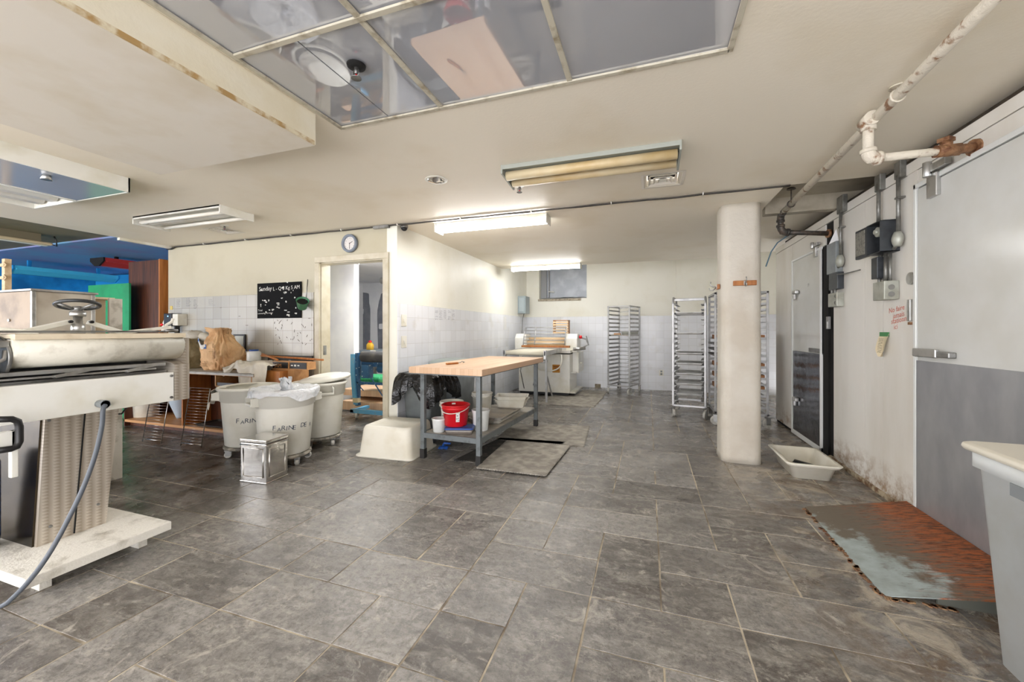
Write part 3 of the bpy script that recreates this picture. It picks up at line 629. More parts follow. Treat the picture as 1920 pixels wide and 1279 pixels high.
# painted troughs in the blue corner
def trough(label, X, y0, y1, z, mt, end):
    t = Thing('light_trough', label, 'light trough', (X, (y0 + y1) / 2, z))
    pr = [(-.16, 0), (.16, 0), (.16, -.05), (.05, -.12), (-.05, -.12), (-.16, -.05)]
    b = MB(); b.prism([(X + a, y0, z + c) for a, c in pr], (0, y1 - y0, 0)); t.part('body', b, mt, True)
    for ye_ in (y0 - .02, y1):
        b = MB(); b.prism([(X + a * 1.05, ye_, z + c * 1.05) for a, c in pr], (0, .02, 0)); t.part('end_cap', b, end, True)
    b = MB(); b.box(X + .155, X + .175, y0 + .02, y1 - .02, z - .062, z - .045); t.part('lip', b, mt, True)
    for ye_ in (y0 + .2, y1 - .24):
        b = MB(); b.box(X - .02, X + .02, ye_, ye_ + .04, z, ZC + .02); t.part('hanger', b, end, True)
trough('long cyan painted light trough hanging in the blue corner', -8.1 * H, 2.9 * H, 4.0 * H, 1.87 * H, mat('cyan_enamel', (84, 204, 240), .35), blue_wall)
trough('short red painted light trough hanging beside the wooden tower', -6.62 * H, 3.12 * H, 4.2 * H, 1.925 * H, mat('red_enamel', (206, 66, 60), .4), gap)
# vents
def vent(name_lab, cx, cy_, w, rz=0):
    t = Thing('ceiling_vent', name_lab, 'air vent', (cx, cy_, ZC), rz)
    b = MB()
    for k in range(4):
        r = w / 2 - k * w * .125; q = r - w * .055; z = -.004 - k * .002
        L0 = [(-r, -r, z), (r, -r, z), (r, r, z), (-r, r, z)]; L1 = [(-q, -q, z + .012), (q, -q, z + .012), (q, q, z + .012), (-q, q, z + .012)]
        L2 = [(-q, -q, z + .015), (q, -q, z + .015), (q, q, z + .015), (-q, q, z + .015)]; L3 = [(-r, -r, z + .003), (r, -r, z + .003), (r, r, z + .003), (-r, r, z + .003)]
        b.loft([L0, L1, L2, L3, L0], False, False, False)
        if k == 0:
            r2 = w / 2 + .02; b.loft([[(-r2, -r2, -.004), (r2, -r2, -.004), (r2, r2, -.004), (-r2, r2, -.004)], [(-r, -r, -.007), (r, -r, -.007), (r, r, -.007), (-r, r, -.007)]], False, False, False)
    t.part('louvre', b, mat('off_white_vent', (224, 218, 206), .45))
    b = MB(); b.box(-w / 2 * 0.8, w / 2 * .8, -w / 2 * .8, w / 2 * .8, .05, .055); t.part('duct_opening', b, gap)
    b = MB(); b.box(-.025, .025, -.025, .025, -.01, .0); t.part('centre_plate', b, white_en)
p = [onz(u, v, ZC) for u, v in ((1197, 326), (1292, 315), (1287, 347), (1197, 357))]
c0 = VENT1; vent('square white louvred air vent in the ceiling beside the yellowed light', c0.x, c0.y, .27)
c0 = onz(420, 432, ZC); vent('square louvred ceiling vent near the chalkboard wall', c0.x, c0.y, .26)
# recessed downlight
p = onz(818, 337, ZC); t = Thing('recessed_downlight', 'round recessed downlight with chrome reflector in the ceiling', 'ceiling light', (p.x, p.y, ZC))
b = MB(); b.loft([circ(.085, -.001), circ(.083, -.006), circ(.066, -.004)], False, False); t.part('trim_ring', b, white_en)
b = MB(); b.loft([circ(.067, -.005), circ(.046, .004), circ(.044, .09)], False, True); t.part('reflector', b, chrome)
# sprinklers
def sprinkler(u, v, lab, cut=False):
    p = onz(u, v, ZC); t = Thing('sprinkler', lab, 'fire sprinkler', (p.x, p.y, ZC))
    b = MB(); b.lathe([(.04, -.001), (.038, -.008), (.015, -.012)], n=20)
    t.part('escutcheon', b, gap if cut else white_en)
    b = MB(); b.lathe([(.009, -.008), (.009, -.035), (.006, -.04)], n=12); b.tube([(-.012, 0, -.02), (-.014, 0, -.04), (0, 0, -.055), (.014, 0, -.04), (.012, 0, -.02)], .0025, 6); t.part('frame', b, steel_d)
    b = MB(); b.lathe([(.022, -.056), (.022, -.059)], n=12); t.part('deflector', b, steel_d)
    b = MB(); b.lathe([(.004, -.04), (.004, -.054)], n=8); t.part('glass_bulb', b, red_pl)
sprinkler(974, 347, 'small pendent sprinkler below the yellowed ceiling light')
sprinkler(668, 122, 'sprinkler head poking through a dark round hole in the glossy ceiling panels', True)
sprinkler(421, 422, 'small pendent sprinkler beside the vent near the chalkboard wall')
# security camera
p = Vector((XL + .05, YW + .06, ZC)); t = Thing('security_camera', 'small dark dome security camera at the wall corner under the ceiling', 'camera', p)
b = MB(); b.lathe([(.04, 0), (.042, -.02), (.036, -.03)], n=20); t.part('mount', b, steel_d)
b = MB(); b.lathe([(.034, -.028), (.03, -.045), (.016, -.058), (.001, -.061)], n=20); t.part('dome', b, black)
# ceiling cable
t = Thing('ceiling_cable', 'bundle of dark cables clipped across the ceiling along the wall line', 'cable', (-2.2 * H, YW - .03, ZC))
for k in range(2):
    b = MB(); pts = []; x = -5.22 * H; n = 90
    for i in range(n + 1):
        xx = -5.22 * H + i / n * (6.1 * H)
        off = .012 if xx > XL else .0
        pts.append((xx, YW - .022 - k * .014 + .006 * noise.noise((xx * 3, k, 0)), ZC - .012 - .010 * abs(noise.noise((xx * 2.3, k * 7, 3))) - (.02 if xx < -5.15 * H else 0)))
    b.tube(pts, .006, 6); t.part('cable', b, black if k == 0 else mat('grey_cable', (70, 66, 62), .6), True)
for i in range(9):
    b = MB(); xx = -4.6 * H + i * .62 * H; b.cb((xx, YW - .03, ZC - .012), (.008, .05, .02)); t.part('cable_clip', b, white_en, True)
b = MB(); b.cb((XL - .18, YW - .03, ZC - .02), (.2, .03, .03)); t.part('junction', b, steel_d, True)

# ================================================================ PIPES
t = Thing('ceiling_pipe', 'long flaking white pipe hung under the ceiling, branching twice into the cooler wall', 'pipe', (.92 * H, 2 * H, ZC))
zp = 1.92 * H
A = onz(1860, 0, zp); B = onz(1470, 396, zp); dr = (B - A).normalized()
b = MB(); b.tube([A - dr * 1.5, B], .024, 14); t.part('main_pipe', b, rustpipe, True)
def elbow(ps, r, mt, nm='elbow'):
    b = MB(); b.tube(ps, r, 14)
    for q in (0, -1):
        d = (Vector(ps[1]) - Vector(ps[0])) if q == 0 else (Vector(ps[-1]) - Vector(ps[-2])); d.normalize(); c = Vector(ps[q]); b.tube([c - d * .008, c + d * .012], r * 1.16, 14)
    t.part(nm, b, mt, True)
tee = onz(1628, 228, zp); low = Vector((tee.x, tee.y, 1.735 * H)); wl = onx(1832, 276, XR)
low = onx(1634, 294, tee.x + .0); low = Vector((tee.x, tee.y, low.z))
b = MB(); b.tube([tee - dr * .05, tee + dr * .05], .036, 14); b.tube([tee, tee - Vector((0, 0, .05))], .034, 14); t.part('tee_fitting', b, rustpipe, True)
b = MB(); b.tube([tee, low + Vector((0, 0, .03))], .024, 14); t.part('drop_pipe', b, rustpipe, True)
wd_ = (wl - low); wd_.normalize()
def arc(c, d1, d2, R=.045, n=7):
    c = Vector(c); return [c + d1 * R * (1 - i / n) ** 2 + d2 * R * (i / n) ** 2 for i in range(n + 1)]
elbow(arc(low, Vector((0, 0, 1)), wd_), .031, rustpipe)
b = MB(); b.tube([low, wl], .021, 14); t.part('branch_pipe', b, rustpipe, True)
rustv = mat('rusty_valve', (150, 112, 80), .6, .3, c2=(96, 54, 30), ns=24, bump=(60, .6))
v0 = low + (wl - low) * .72
b = MB(); b.tube([v0 - wd_ * .05, v0 + wd_ * .06], .032, 8); b.tube([v0, v0 + Vector((0, 0, .05))], .026, 8); b.cb(v0 + Vector((0, 0, .055)), (.05, .05, .02), .6); t.part('valve', b, rustv, True)
b = MB(); b.tube([wl - wd_ * .14, wl], .024, 12); b.tube([wl - wd_ * .02, wl], .042, 14); t.part('wall_flange', b, rustv, True)
# far branch
B2 = Vector((B.x, B.y, zp)) + dr * .12; l2 = Vector((B2.x, B2.y, onx(1452, 444, B2.x).z)); w2 = onx(1556, 438, XR); wd2 = (w2 - l2).normalized()
b = MB(); b.tube([B - dr * .02, B2 - dr * .03], .024, 14); t.part('main_pipe', b, darkpipe, True, label='unpainted dark end of the pipe')
elbow(arc(B2, -dr, Vector((0, 0, -1)), .06), .03, darkpipe)
b = MB(); b.tube([B2 - Vector((0, 0, .03)), l2 + Vector((0, 0, .04))], .025, 14); t.part('drop_pipe', b, darkpipe, True)
elbow(arc(l2, Vector((0, 0, 1)), wd2, .06), .031, darkpipe)
b = MB(); b.tube([l2, w2], .022, 14); t.part('branch_pipe', b, darkpipe, True)
b = MB(); b.tube([w2 - wd2 * .02, w2], .04, 14); t.part('wall_flange', b, rustv, True)
# hangers
for (u, v, zc, mt) in ((1664, 182, ZC, rustpipe), (1464, 384, ZC, darkpipe)):
    pp = onz(u, v, zp)
    k = (pp.y - A.y) / (B.y - A.y); q = A + (B - A) * k; b = MB()
    b.tube([q + Vector((.028 * math.cos(a), 0, .028 * math.sin(a))) for a in [i / 14 * 2 * PI for i in range(15)]], .005, 6)
    top = ZC if q.y < YW else 2.035 * H
    b.tube([q + Vector((0, 0, .028)), Vector((q.x, q.y, top))], .005, 8); b.lathe([(.035, top - .012), (.03, top - .001)], (q.x, q.y, 0), 16); t.part('pipe_hanger', b, mt, True)

# ================================================================ COOLER WALL FITTINGS
beige_box = mat('beige_steel_box', (176, 178, 168), .4, .3, c2=(156, 156, 144), ns=10)
dark_box = mat('dark_grey_steel', (66, 70, 74), .4, .4, c2=(50, 52, 56), ns=10)
cond = mat('conduit', (138, 138, 134), .4, .6, c2=(110, 108, 102), ns=12)
def wbox(b, u0, u1, v0, v1, dpt, base=0.0):
    """box on the cooler wall; u0,v0..u1,v1 is its wall-side outline"""
    p, q = onx(u0, v0, XR), onx(u1, v1, XR); b.box(XR - dpt, XR - base, q.y, p.y, min(p.z, q.z), max(p.z, q.z)); return b
def zcol(u, v): return onx(u, v, XR)
def conduit(b, u, v0, v1, r=.012, off=.03):
    p, q = zcol(u, v0), zcol(u, v1); b.tube([(XR - off, p.y, p.z), (XR - off, p.y, q.z)], r, 10)
# far control stack
t = Thing('control_box', 'closed grey thermostat box with black switch and beige cover below, beside the far cooler door', 'electrical box', (XR, cy(1572), 1.3))
b = MB(); wbox(b, 1563, 1581, 459, 510, .055, .001); t.part('upper_box', b, grey_pl, True, bev=.006)
b = MB(); conduit(b, 1573, 508, 518, .01, .04); conduit(b, 1570, 538, 556, .01, .04); conduit(b, 1576, 538, 556, .01, .04); t.part('nipple', b, cond, True)
b = MB(); wbox(b, 1566, 1583, 514, 541, .05, .001); t.part('switch_body', b, dark_box, True, bev=.004)
b = MB(); wbox(b, 1566, 1583, 551, 574, .055, .001); t.part('lower_box', b, beige_box, True, bev=.004)
b = MB(); p = zcol(1575, 562)
for zz in (-.03, .03): b.tube([(XR - .04, p.y - .06, p.z + zz), (XR - .04, p.y - .046, p.z + zz)], .022, 14)
t.part('knockout', b, cond, True)
b = MB(); p = zcol(1565, 470); b.prism([(XR - .001, p.y, p.z + .0), (XR - .001, p.y - .12, p.z), (XR - .03, p.y - .12, p.z + .17), (XR - .05, p.y - .02, p.z + .05)], (-.004, 0, 0)); one('paper_sheet', b, paint_white, 'folded white paper tucked behind the far grey thermostat box', 'paper')
def run(lab, u, v0, v1, vb):
    t = Thing('conduit', lab, 'conduit', (XR, cy(u), zcol(u, vb).z))
    b = MB(); wbox(b, u - 6, u + 6, v0 - 12, v0 + 12, .038, .001); t.part('top_box', b, cond, True, bev=.005)
    b = MB(); conduit(b, u, v0 + 10, v1); t.part('pipe', b, cond, True)
    b = MB(); p = zcol(u, v1); q = zcol(u, vb); L = []
    for k in range(9):
        s = k / 8; r = .026 * math.sin(PI * (.12 + .76 * s)) + .012; L.append([(XR - .034 + r * .8 * math.cos(a), p.y + r * math.sin(a), p.z + (q.z - p.z) * s) for a in [i / 12 * 2 * PI for i in range(12)]])
    b.loft(L); t.part('conduit_body', b, beige_box, True)
    b = MB(); b.tube([(XR - .034, p.y, (p.z + q.z) / 2 - .03), (XR - .036, p.y + .04, q.z - .005), (XR - .036, p.y + .08, q.z - .01)], .011, 8); t.part('elbow', b, cond, True)
    b = MB(); b.cb((XR - .02, p.y, zcol(u, v0 + (v1 - v0) * .45).z), (.045, .04, .012)); t.part('strap', b, cond, True)
run('slim grey conduit running down to the far thermostat box', 1584, 383, 478, 500)
run('slim grey conduit ending in a beige fitting right of the open control box', 1695, 318, 434, 462)
t = Thing('conduit', 'slim grey conduit dropping into the open control box', 'conduit', (XR, cy(1655), 1.6))
b = MB(); conduit(b, 1657, 345, 424); t.part('pipe', b, cond, True)
b = MB(); wbox(b, 1651, 1662, 331, 354, .038, .001); t.part('top_box', b, cond, True, bev=.005)
# open control box
t = Thing('control_box', 'open dark control box with hinged lid and exposed orange and white wires', 'electrical box', (XR, cy(1670), 1.35))
p, q = zcol(1660, 422), zcol(1688, 474); y1, y0, z1, z0 = p.y, q.y, max(p.z, q.z) + .0, min(p.z, q.z)
z1 = zcol(1670, 418).z; z0 = zcol(1670, 476).z; D = .11
b = MB(); b.box(XR - .006, XR - .001, y0, y1, z0, z1).box(XR - D, XR - .006, y0, y0 + .005, z0, z1).box(XR - D, XR - .006, y1 - .005, y1, z0, z1).box(XR - D, XR - .006, y0, y1, z0, z0 + .005).box(XR - D, XR - .006, y0, y1, z1 - .005, z1)
t.part('enclosure', b, dark_box, True)
b = MB(); b.box(XR - D - .0, XR - D + .03, y1 + .002, y1 + .17, z0, z1); o = t.part('lid', b, dark_box, True, bev=.006)
b = MB(); b.box(XR - D - .004, XR - D, y1 + .02, y1 + .15, z0 + .02, z1 - .02); t.part('info_label', b, mat('grey_label', (128, 126, 118), .6, c2=(96, 94, 88), ns=60), True, parent=o)
b = MB(); c = Vector((XR - .05, (y0 + y1) / 2 + .02, z1 - .06)); b.tube([c, c - Vector((.03, 0, 0))], .034, 20); b.tube([c, c - Vector((.045, 0, 0))], .016, 16); t.part('timer_dial', b, beige_box, True)
for k, cc in enumerate(((196, 110, 60), (220, 214, 204), (206, 96, 52), (230, 226, 214))):
    b = MB(); pts = []
    for i in range(14):
        s = i / 13; pts.append((XR - .05 - .03 * noise.noise((s * 4, k * 3, 1)), (y0 + y1) / 2 + .05 * noise.noise((s * 5, k * 5, 8)) + .01, z1 - .09 + (z0 + .01 - z1 + .09) * s))
    b.tube(pts, .0045, 6); t.part('wire', b, mat('wire_%d' % k, cc, .5), True)
# stack below it
t = Thing('control_box', 'black switch above a beige steel box with round knockouts, below the open control box', 'electrical box', (XR, cy(1668), 1.25))
b = MB(); wbox(b, 1659, 1671, 484, 521, .08, .001); t.part('switch_body', b, dark_box, True, bev=.004)
b = MB(); conduit(b, 1664, 474, 490, .012, .04); conduit(b, 1676, 474, 536, .012, .045); conduit(b, 1683, 474, 536, .009, .04); conduit(b, 1662, 518, 536, .011, .04); conduit(b, 1669, 518, 536, .011, .04); t.part('nipple', b, cond, True)
b = MB(); wbox(b, 1664, 1687, 530, 561, .085, .001); t.part('lower_box', b, beige_box, True, bev=.004)
b = MB(); wbox(b, 1660, 1664, 534, 556, .05, .02); t.part('switch_lever', b, dark_box, True)
b = MB(); p = zcol(1687, 545)
for zz in (-.022, .026): b.tube([(XR - .045, p.y - .004, p.z + zz), (XR - .045, p.y + .004, p.z + zz)], .018, 14)
t.part('knockout', b, cond, True)
# striker plates, note, red writing
t = Thing('striker_plate', 'worn metal striker with rust stain beside the near cooler door', 'latch plate', (XR, cy(1711), 1.2))
b = MB(); wbox(b, 1708, 1714, 562, 602, .022, .006); t.part('plate', b, steel, True, bev=.003)
b = MB(); wbox(b, 1709, 1713, 604, 609, .02, .006); t.part('rusty_screw_end', b, rustv, True)
t = Thing('bumper', 'round metal bumper high beside the near cooler door', 'bumper', (XR, cy(1713), 1.3))
p = zcol(1713, 522); b = MB(); b.tube([(XR - .006, p.y, p.z), (XR - .02, p.y, p.z)], .04, 18); t.part('disc', b, steel, True)
t = Thing('striker_plate', 'small dark strike plate right of the far cooler door', 'latch plate', (XR, cy(1556), 1.2))
b = MB(); wbox(b, 1553.5, 1558, 594, 617, .02, .001); t.part('plate', b, steel_d, True)
b = MB(); p = zcol(1556, 609); b.box(XR - .024, XR - .019, p.y - .01, p.y + .01, p.z - .03, p.z + .03); t.part('catch', b, steel, True)
t = Thing('paper_note', 'curled beige paper note with pencil scribbles hanging from green tape', 'note', (XR, cy(1660), 1.0))
p, q = zcol(1652, 626), zcol(1669, 670); paper_m = mat('old_paper', (222, 208, 176), .7)
def curl(s, k):
    y = p.y + (q.y - p.y) * (.5 + (s - .5) * (1 - .75 * max(0, k - .7) / .3)); z = p.z + (q.z - p.z) * k
    return (XR - .006 - .05 * k * (1 - .6 * k) * abs(2 * s - 1) - .012 * k, y, z)
b = MB(); b.grid(curl, 10, 14); t.part('sheet', b, paper_m, True)
b = MB(); b.box(XR - .012, XR - .003, q.y + .006, p.y - .006, p.z - .018, p.z + .012); t.part('green_tape', b, mat('green_tape', (70, 132, 80), .5), True)
b = MB(); rnd = random.Random(3)
for k in range(9):
    zz = p.z - .035 - k * .012; y = (p.y + q.y) / 2
    b.tube([(XR - .0225 - .0015 * k, y + .035 - i * .008, zz + rnd.uniform(-.003, .003)) for i in range(8)], .0012, 4)
t.part('pencil_lines', b, mat('pencil', (120, 110, 92), .8), True)
b = MB(); red_ink = mat('red_ink', (214, 128, 112), .7)
for k, (s, dy) in enumerate((('No faire', 0), ('jamais', -.05), ('stationner', -.03), ('ici', -.06))):
    p = zcol(1667, 588 + k * 10); b.text(s, .052, lambda x, y: (XR - .002, p.y + dy - x * 1.05, p.z + y + x * .12))
one('red_handwriting', b, red_ink, 'faint red handwriting on the cooler panel between the boxes and the near door', 'writing')
# loose wire on panel
b = MB(); p, q = zcol(1583, 514), zcol(1614, 506); b.tube([(XR - .05, p.y, p.z), (XR - .05, (p.y + q.y) / 2, (p.z + q.z) / 2 - .012), (XR - .002, q.y, q.z)], .005, 6)
one('loose_wire', b, cond, 'short loose grey wire stretched across the panel right of the far switch', 'wire')
# cables lying on the cooler top
for k in range(3):
    b = MB(); pts = []
    for i in range(26):
        s = i / 25; y = (4.2 - 2.0 * s) * H; pts.append((XR + .03 + .02 * k + .02 * noise.noise((s * 7, k, 2)), y, zt + .012 + .02 * abs(noise.noise((s * 9, k * 4, 5)))))
    b.tube(pts, .007, 6); one('loose_cable', b, [black, mat('blue_cable', (104, 142, 164), .5), cond][k], ['black cable lying along the top edge of the cooler', 'pale blue cable lying along the top edge of the cooler', 'grey cable lying along the top edge of the cooler'][k], 'cable')
b = MB(); b.tube([onx(1488, 436, XR + .02), onx(1474, 444, XR + .0), ony(1458, 455, ye + .05), ony(1446, 472, ye + .1), ony(1436, 500, ye + .12)], .008, 6)
one('loose_cable', b, mat('blue_cable', (104, 142, 164), .5), 'pale blue cable drooping off the far end of the cooler top', 'cable')
b = MB(); b.tube([onx(1822, 208, XR + .03) + Vector((.0, .03 * math.sin(i * 1.9), .03 * math.cos(i * 2.3))) + Vector((0, -.012 * i, .004 * i)) for i in range(14)], .006, 6)
one('loose_cable', b, rustv, 'small tangle of rusty wire on the cooler top above the near branch pipe', 'cable')
b = MB(); b.tube([(.9 * H + (1.32 - .9) * H * i / 20, 3.13 * H + .1 * i / 20, 2.035 * H - .012 - .02 * math.sin(PI * i / 20)) for i in range(21)], .006, 6)
one('loose_cable', b, black, 'black cable running under the grey slab towards the cooler', 'cable')
# ================================================================ hooks on the column
xf, yf = .668 * H, (3.54 - .1375) * H - .004
def hookboard(lab, M, w):
    t = Thing('coat_hook', lab, 'coat hook', M.translation); t.o.rotation_euler = M.to_euler()
    b = MB(); b.box(-w / 2, w / 2, -.02, 0, -.022, .022); t.part('board', b, wood_or, bev=.003)
    b = MB(); b.tube([(0, -.02, .0), (0, -.045, .0), (0, -.075, .02), (0, -.07, .05)], .005, 8); b.tube([(0, -.022, -.005), (0, -.05, -.03), (0, -.075, -.03), (0, -.085, -.01)], .005, 8); b.cb((0, -.022, 0), (.02, .006, .035)); t.part('hook', b, steel)
p = ony(1396, 531, yf); hookboard('double coat hook on an orange board on the front of the column', Matrix.Translation((p.x, yf, p.z)), .185)
xs_ = (.668 - .1375) * H - .004; hookboard('rusty double coat hook on the left side of the column', Matrix.Translation((xs_, 3.5 * H, onx(1350, 537, xs_).z)) @ Matrix.Rotation(-PI / 2, 4, 'Z'), .1)
# ================================================================ WORK TABLE
t = Thing('work_table', 'butcher block work table on grey steel legs with a lower shelf, centre of the room', 'table', (-1.43 * H, 2.74 * H, 0), -math.radians(3.5))
W, L = .49 * H, 1.32 * H; ztop = .722 * H; th = .048 * H
b = MB(); b.box(-.065 * H - .0, W + .075 * H, -.10 * H, L + .0 * H, ztop - th, ztop, Matrix.Translation((-W / 2, 0, 0))); t.part('tabletop', b, butch, bev=.004)
for (x, y) in ((-W / 2, 0), (W / 2, 0), (-W / 2, L - .03), (W / 2, L - .03)):
    b = MB(); b.box(x - .022, x + .022, y - .022, y + .022, 0.0, ztop - th - .02); lg = t.part('leg', b, grey_paint, bev=.005)
    b = MB(); b.box(x - .025, x + .025, y - .025, y + .025, 0, .09); t.part('foot', b, rubber, parent=lg, bev=.004, label='blackened foot of the leg')
b = MB(); z = ztop - th
b.box(-W / 2 - .03, W / 2 + .03, -.03, .03, z - .02, z).box(-W / 2 - .03, W / 2 + .03, L - .06, L, z - .02, z).box(-W / 2 - .03, -W / 2 + .02, 0, L, z - .02, z).box(W / 2 - .02, W / 2 + .03, 0, L, z - .02, z); t.part('frame', b, grey_paint)
zs_ = .24
b = MB(); b.box(-W / 2, W / 2, 0, L - .03, zs_ - .006, zs_); t.part('shelf', b, mat('dusty_grey_shelf', (158, 154, 146), .6, .1, c2=(196, 190, 178), ns=6, lo=.4, hi=.6))
b = MB(); b.box(-W / 2, W / 2, -.02, 0, zs_ - .045, zs_ + .002).box(W / 2 - .0, W / 2 + .02, 0, L, zs_ - .045, zs_ + .002).box(-W / 2 - .02, -W / 2, 0, L, zs_ - .045, zs_ + .002); t.part('shelf_rim', b, grey_paint)
TM = Matrix.Translation(t.loc) @ Matrix.Rotation(t.rz, 4, 'Z')
def on(x, y, z=zs_ + .001): return TM @ Vector((x, y, z))
def bucket(name, lab, cat, p, r0, r1, h, mt, wall=.004, group=None, handle=None, label_band=None, ribs=True, rz=0):
    t = Thing(name, lab, cat, p, rz, group)
    prof = [(r0 - .004, 0), (r0, .006), (r0 + (r1 - r0) * .8, h * .8)]
    if ribs: prof += [(r0 + (r1 - r0) * .8 + .006, h * .8 + .002), (r0 + (r1 - r0) * .83 + .006, h * .83), (r0 + (r1 - r0) * .84, h * .84), (r1, h * .93), (r1 + .007, h * .935)]
    prof += [(r1 + .006, h - .003), (r1 + .003, h), (r1 - wall, h), (r0 - wall, .01)]
    b = MB(); b.lathe(prof, n=36); t.part('body', b, mt)
    if handle:
        b = MB(); b.tube([((r1 + .006) * math.cos(a), (r1 + .006) * math.sin(a), h * .9 + handle * math.sin(a)) for a in [PI + PI * i / 16 for i in range(17)]], .004, 6)
        t.part('handle', b, white_pl if mt is red_pl or handle > .02 else steel)
    if label_band:
        b = MB(); L_ = []; a0, a1, z0, z1, mt2 = label_band
        b.grid(lambda s, q: ((r0 + (r1 - r0) * (z0 + (z1 - z0) * q) / h + .0015) * math.cos(a0 + (a1 - a0) * s), (r0 + (r1 - r0) * (z0 + (z1 - z0) * q) / h + .0015) * math.sin(a0 + (a1 - a0) * s), z0 + (z1 - z0) * q), 8, 1)
        t.part('label', b, mt2)
    return t
lab_m = mat('printed_label', (226, 226, 224), .5, c2=(120, 120, 120), ns=70, lo=.56, hi=.6)
bucket('bucket', 'red plastic bucket with white handle on the lower shelf of the work table', 'bucket', on(-.03, .15, zs_ + .062), .105, .13, .2, red_pl, handle=.05, label_band=(-1.1, -.8, .05, .14, lab_m))
bucket('bucket', 'white ribbed plastic bucket standing behind the red bucket', 'bucket', on(-.185, .335), .1, .115, .25, white_pl, label_band=(-2.1, -1.3, .06, .16, lab_m), handle=.03)
bucket('bucket', 'white plastic bucket with ribs at the back of the shelf beside the stacked tubs', 'bucket', on(-.14, .93, zs_ + .055), .1, .115, .2, white_pl, handle=.03)
clear = mat('clear_plastic', (222, 224, 222), .15, c2=(206, 208, 206), ns=5)
bucket('measuring_jug', 'small clear plastic jug in front of the white ribbed bucket', 'jug', on(-.17, .075), .055, .065, .13, clear, ribs=False)
bucket('container', 'tall clear plastic container behind the front right table leg', 'container', on(.17, .28), .07, .085, .2, clear, ribs=False)
bucket('bowl', 'small dented tin bowl between the red bucket and the clear container', 'bowl', on(.08, .42), .07, .1, .09, steel, ribs=False)
# blue lidded tub under the red bucket
t = Thing('food_tub', 'flat clear tub with blue lid lying under the red bucket', 'tub', on(.03, .13), .3)
b = MB(); b.loft([rrect(.24, .17, .02, 0), rrect(.26, .19, .02, .045)]); t.part('body', b, mat('dim_clear_plastic', (120, 112, 104), .2))
b = MB(); b.loft([rrect(.27, .2, .02, .044), rrect(.27, .2, .02, .058), rrect(.24, .17, .02, .06)]); t.part('lid', b, blue_pl, bev=.002)
# scoop on shelf
t = Thing('scoop', 'crumpled steel scoop lying between the red bucket and the tray stack', 'scoop', on(.1, .55))
b = MB(); b.grid(lambda s, q: (.12 * (s - .5) * 1.6, .05 * math.cos(PI * q), .01 + .05 * math.sin(PI * q) * (.6 + .4 * s)), 8, 8); b.tube([(-.09, 0, .02), (-.17, .02, .03)], .009); t.part('body', b, steel)
# tray stack
def pan(name, lab, p, w, l, h, mt, rz=0, group=None, cat='tray', fl=.012, slope=.012):
    b = MB(); o = [rrect(w - 2 * slope, l - 2 * slope, .02, 0), rrect(w, l, .02, h), rrect(w + fl, l + fl, .025, h), rrect(w + fl, l + fl, .025, h + .003), rrect(w - .004, l - .004, .02, h + .003), rrect(w - 2 * slope - .004, l - 2 * slope - .004, .02, .003)]
    b.loft(o, smooth=False); return one(name, b, mt, lab, cat, group, loc=p, rz=rz)
dusty_alu = mat('floury_tray', (196, 192, 184), .45, .25, c2=(224, 218, 206), ns=5, lo=.4, hi=.6)
for k in range(4):
    pan('baking_tray', ['bottom baking tray of the stack of four on the table shelf', 'second from bottom baking tray on the table shelf stack', 'third baking tray up in the table shelf stack', 'floury topmost baking tray of the stack on the table shelf'][k], on(.02 + .012 * (k % 2), .87 + .01 * (k % 3), zs_ + .001 + k * .013), .43, .62, .022, dusty_alu, rz=-.05 + .02 * (k % 2), group='baking trays stacked on the table shelf')
for k in range(2):
    pan('plastic_tub', ['lower white rectangular tub, tilted on the far end of the table shelf', 'upper white rectangular tub nested in the tilted one on the shelf'][k], on(.11, 1.22, zs_ + .066 + k * .04), .36, .26, .085, white_pl, rz=.12 + .1 * k, group='white tubs stacked at the far end of the shelf', cat='tub', slope=.03, fl=.03)
# knife-like tool on the tabletop
t = Thing('dough_scraper', 'long wooden handled tool with bent metal lying on the butcher block', 'tool', on(-.12, .27, ztop + .001), 1.2)
b = MB(); b.box(-.1, .05, -.014, .014, .001, .018); t.part('handle', b, wood_or, bev=.005)
b = MB(); b.tube([(.05, 0, .01), (.1, .01, .012), (.13, .03, .02), (.15, .01, .012), (.11, -.01, .01)], .004, 6); t.part('blade', b, steel_d)
# ---- floor mats
mat_f = mat('floury_rubber_mat', (184, 178, 166), .85, c2=(146, 140, 130), ns=9, lo=.35, hi=.6, bump=(180, .8, .01))
mat_d = mat('black_rubber_mat', (52, 50, 46), .8, c2=(88, 82, 72), ns=12, lo=.5, hi=.7, bump=(160, .8, .01))
def floor_mat_(pts, z, mt, lab):
    P = [onz(u, v, 0) for u, v in pts]; c = sum(P, Vector()) / 4; b = MB()
    lo = [(p.x, p.y, z) for p in P]; hi = [(c.x + (p.x - c.x) * .985, c.y + (p.y - c.y) * .985, z + .011) for p in P]
    b.loft([lo, [(x, y, zz + .007) for x, y, zz in lo], hi], smooth=False)
    m = one('floor_mat', b, mt, lab, 'mat', 'rubber mats around the work table and the far machine')
    # ridges: a raised knob row along two edges gives the sawn outline of the photo
    b = MB()
    for e in (0, 1):
        a, q = P[e], P[(e + 1) % 4]; n = int((q - a).length / .022)
        for i in range(n):
            s = (i + .5) / n; x = a + (q - a) * s; b.cb((x.x, x.y, z + .006), (.012, .012, .012), .6)
    k = mkmesh('mat_knob', b, mt, m.location); o = bpy.data.objects.new('knob_edge', k); C.objects.link(o); o.parent = m
floor_mat_([(851, 864), (1003, 876), (1060, 830), (938, 822)], 0.0, mat_d, 'dark rubber mat lying half under the work table')
floor_mat_([(893, 881), (1022, 896), (1068, 839), (950, 829)], 0.0125, mat_f, 'floury grey rubber mat nearest the camera, right of the front table leg')
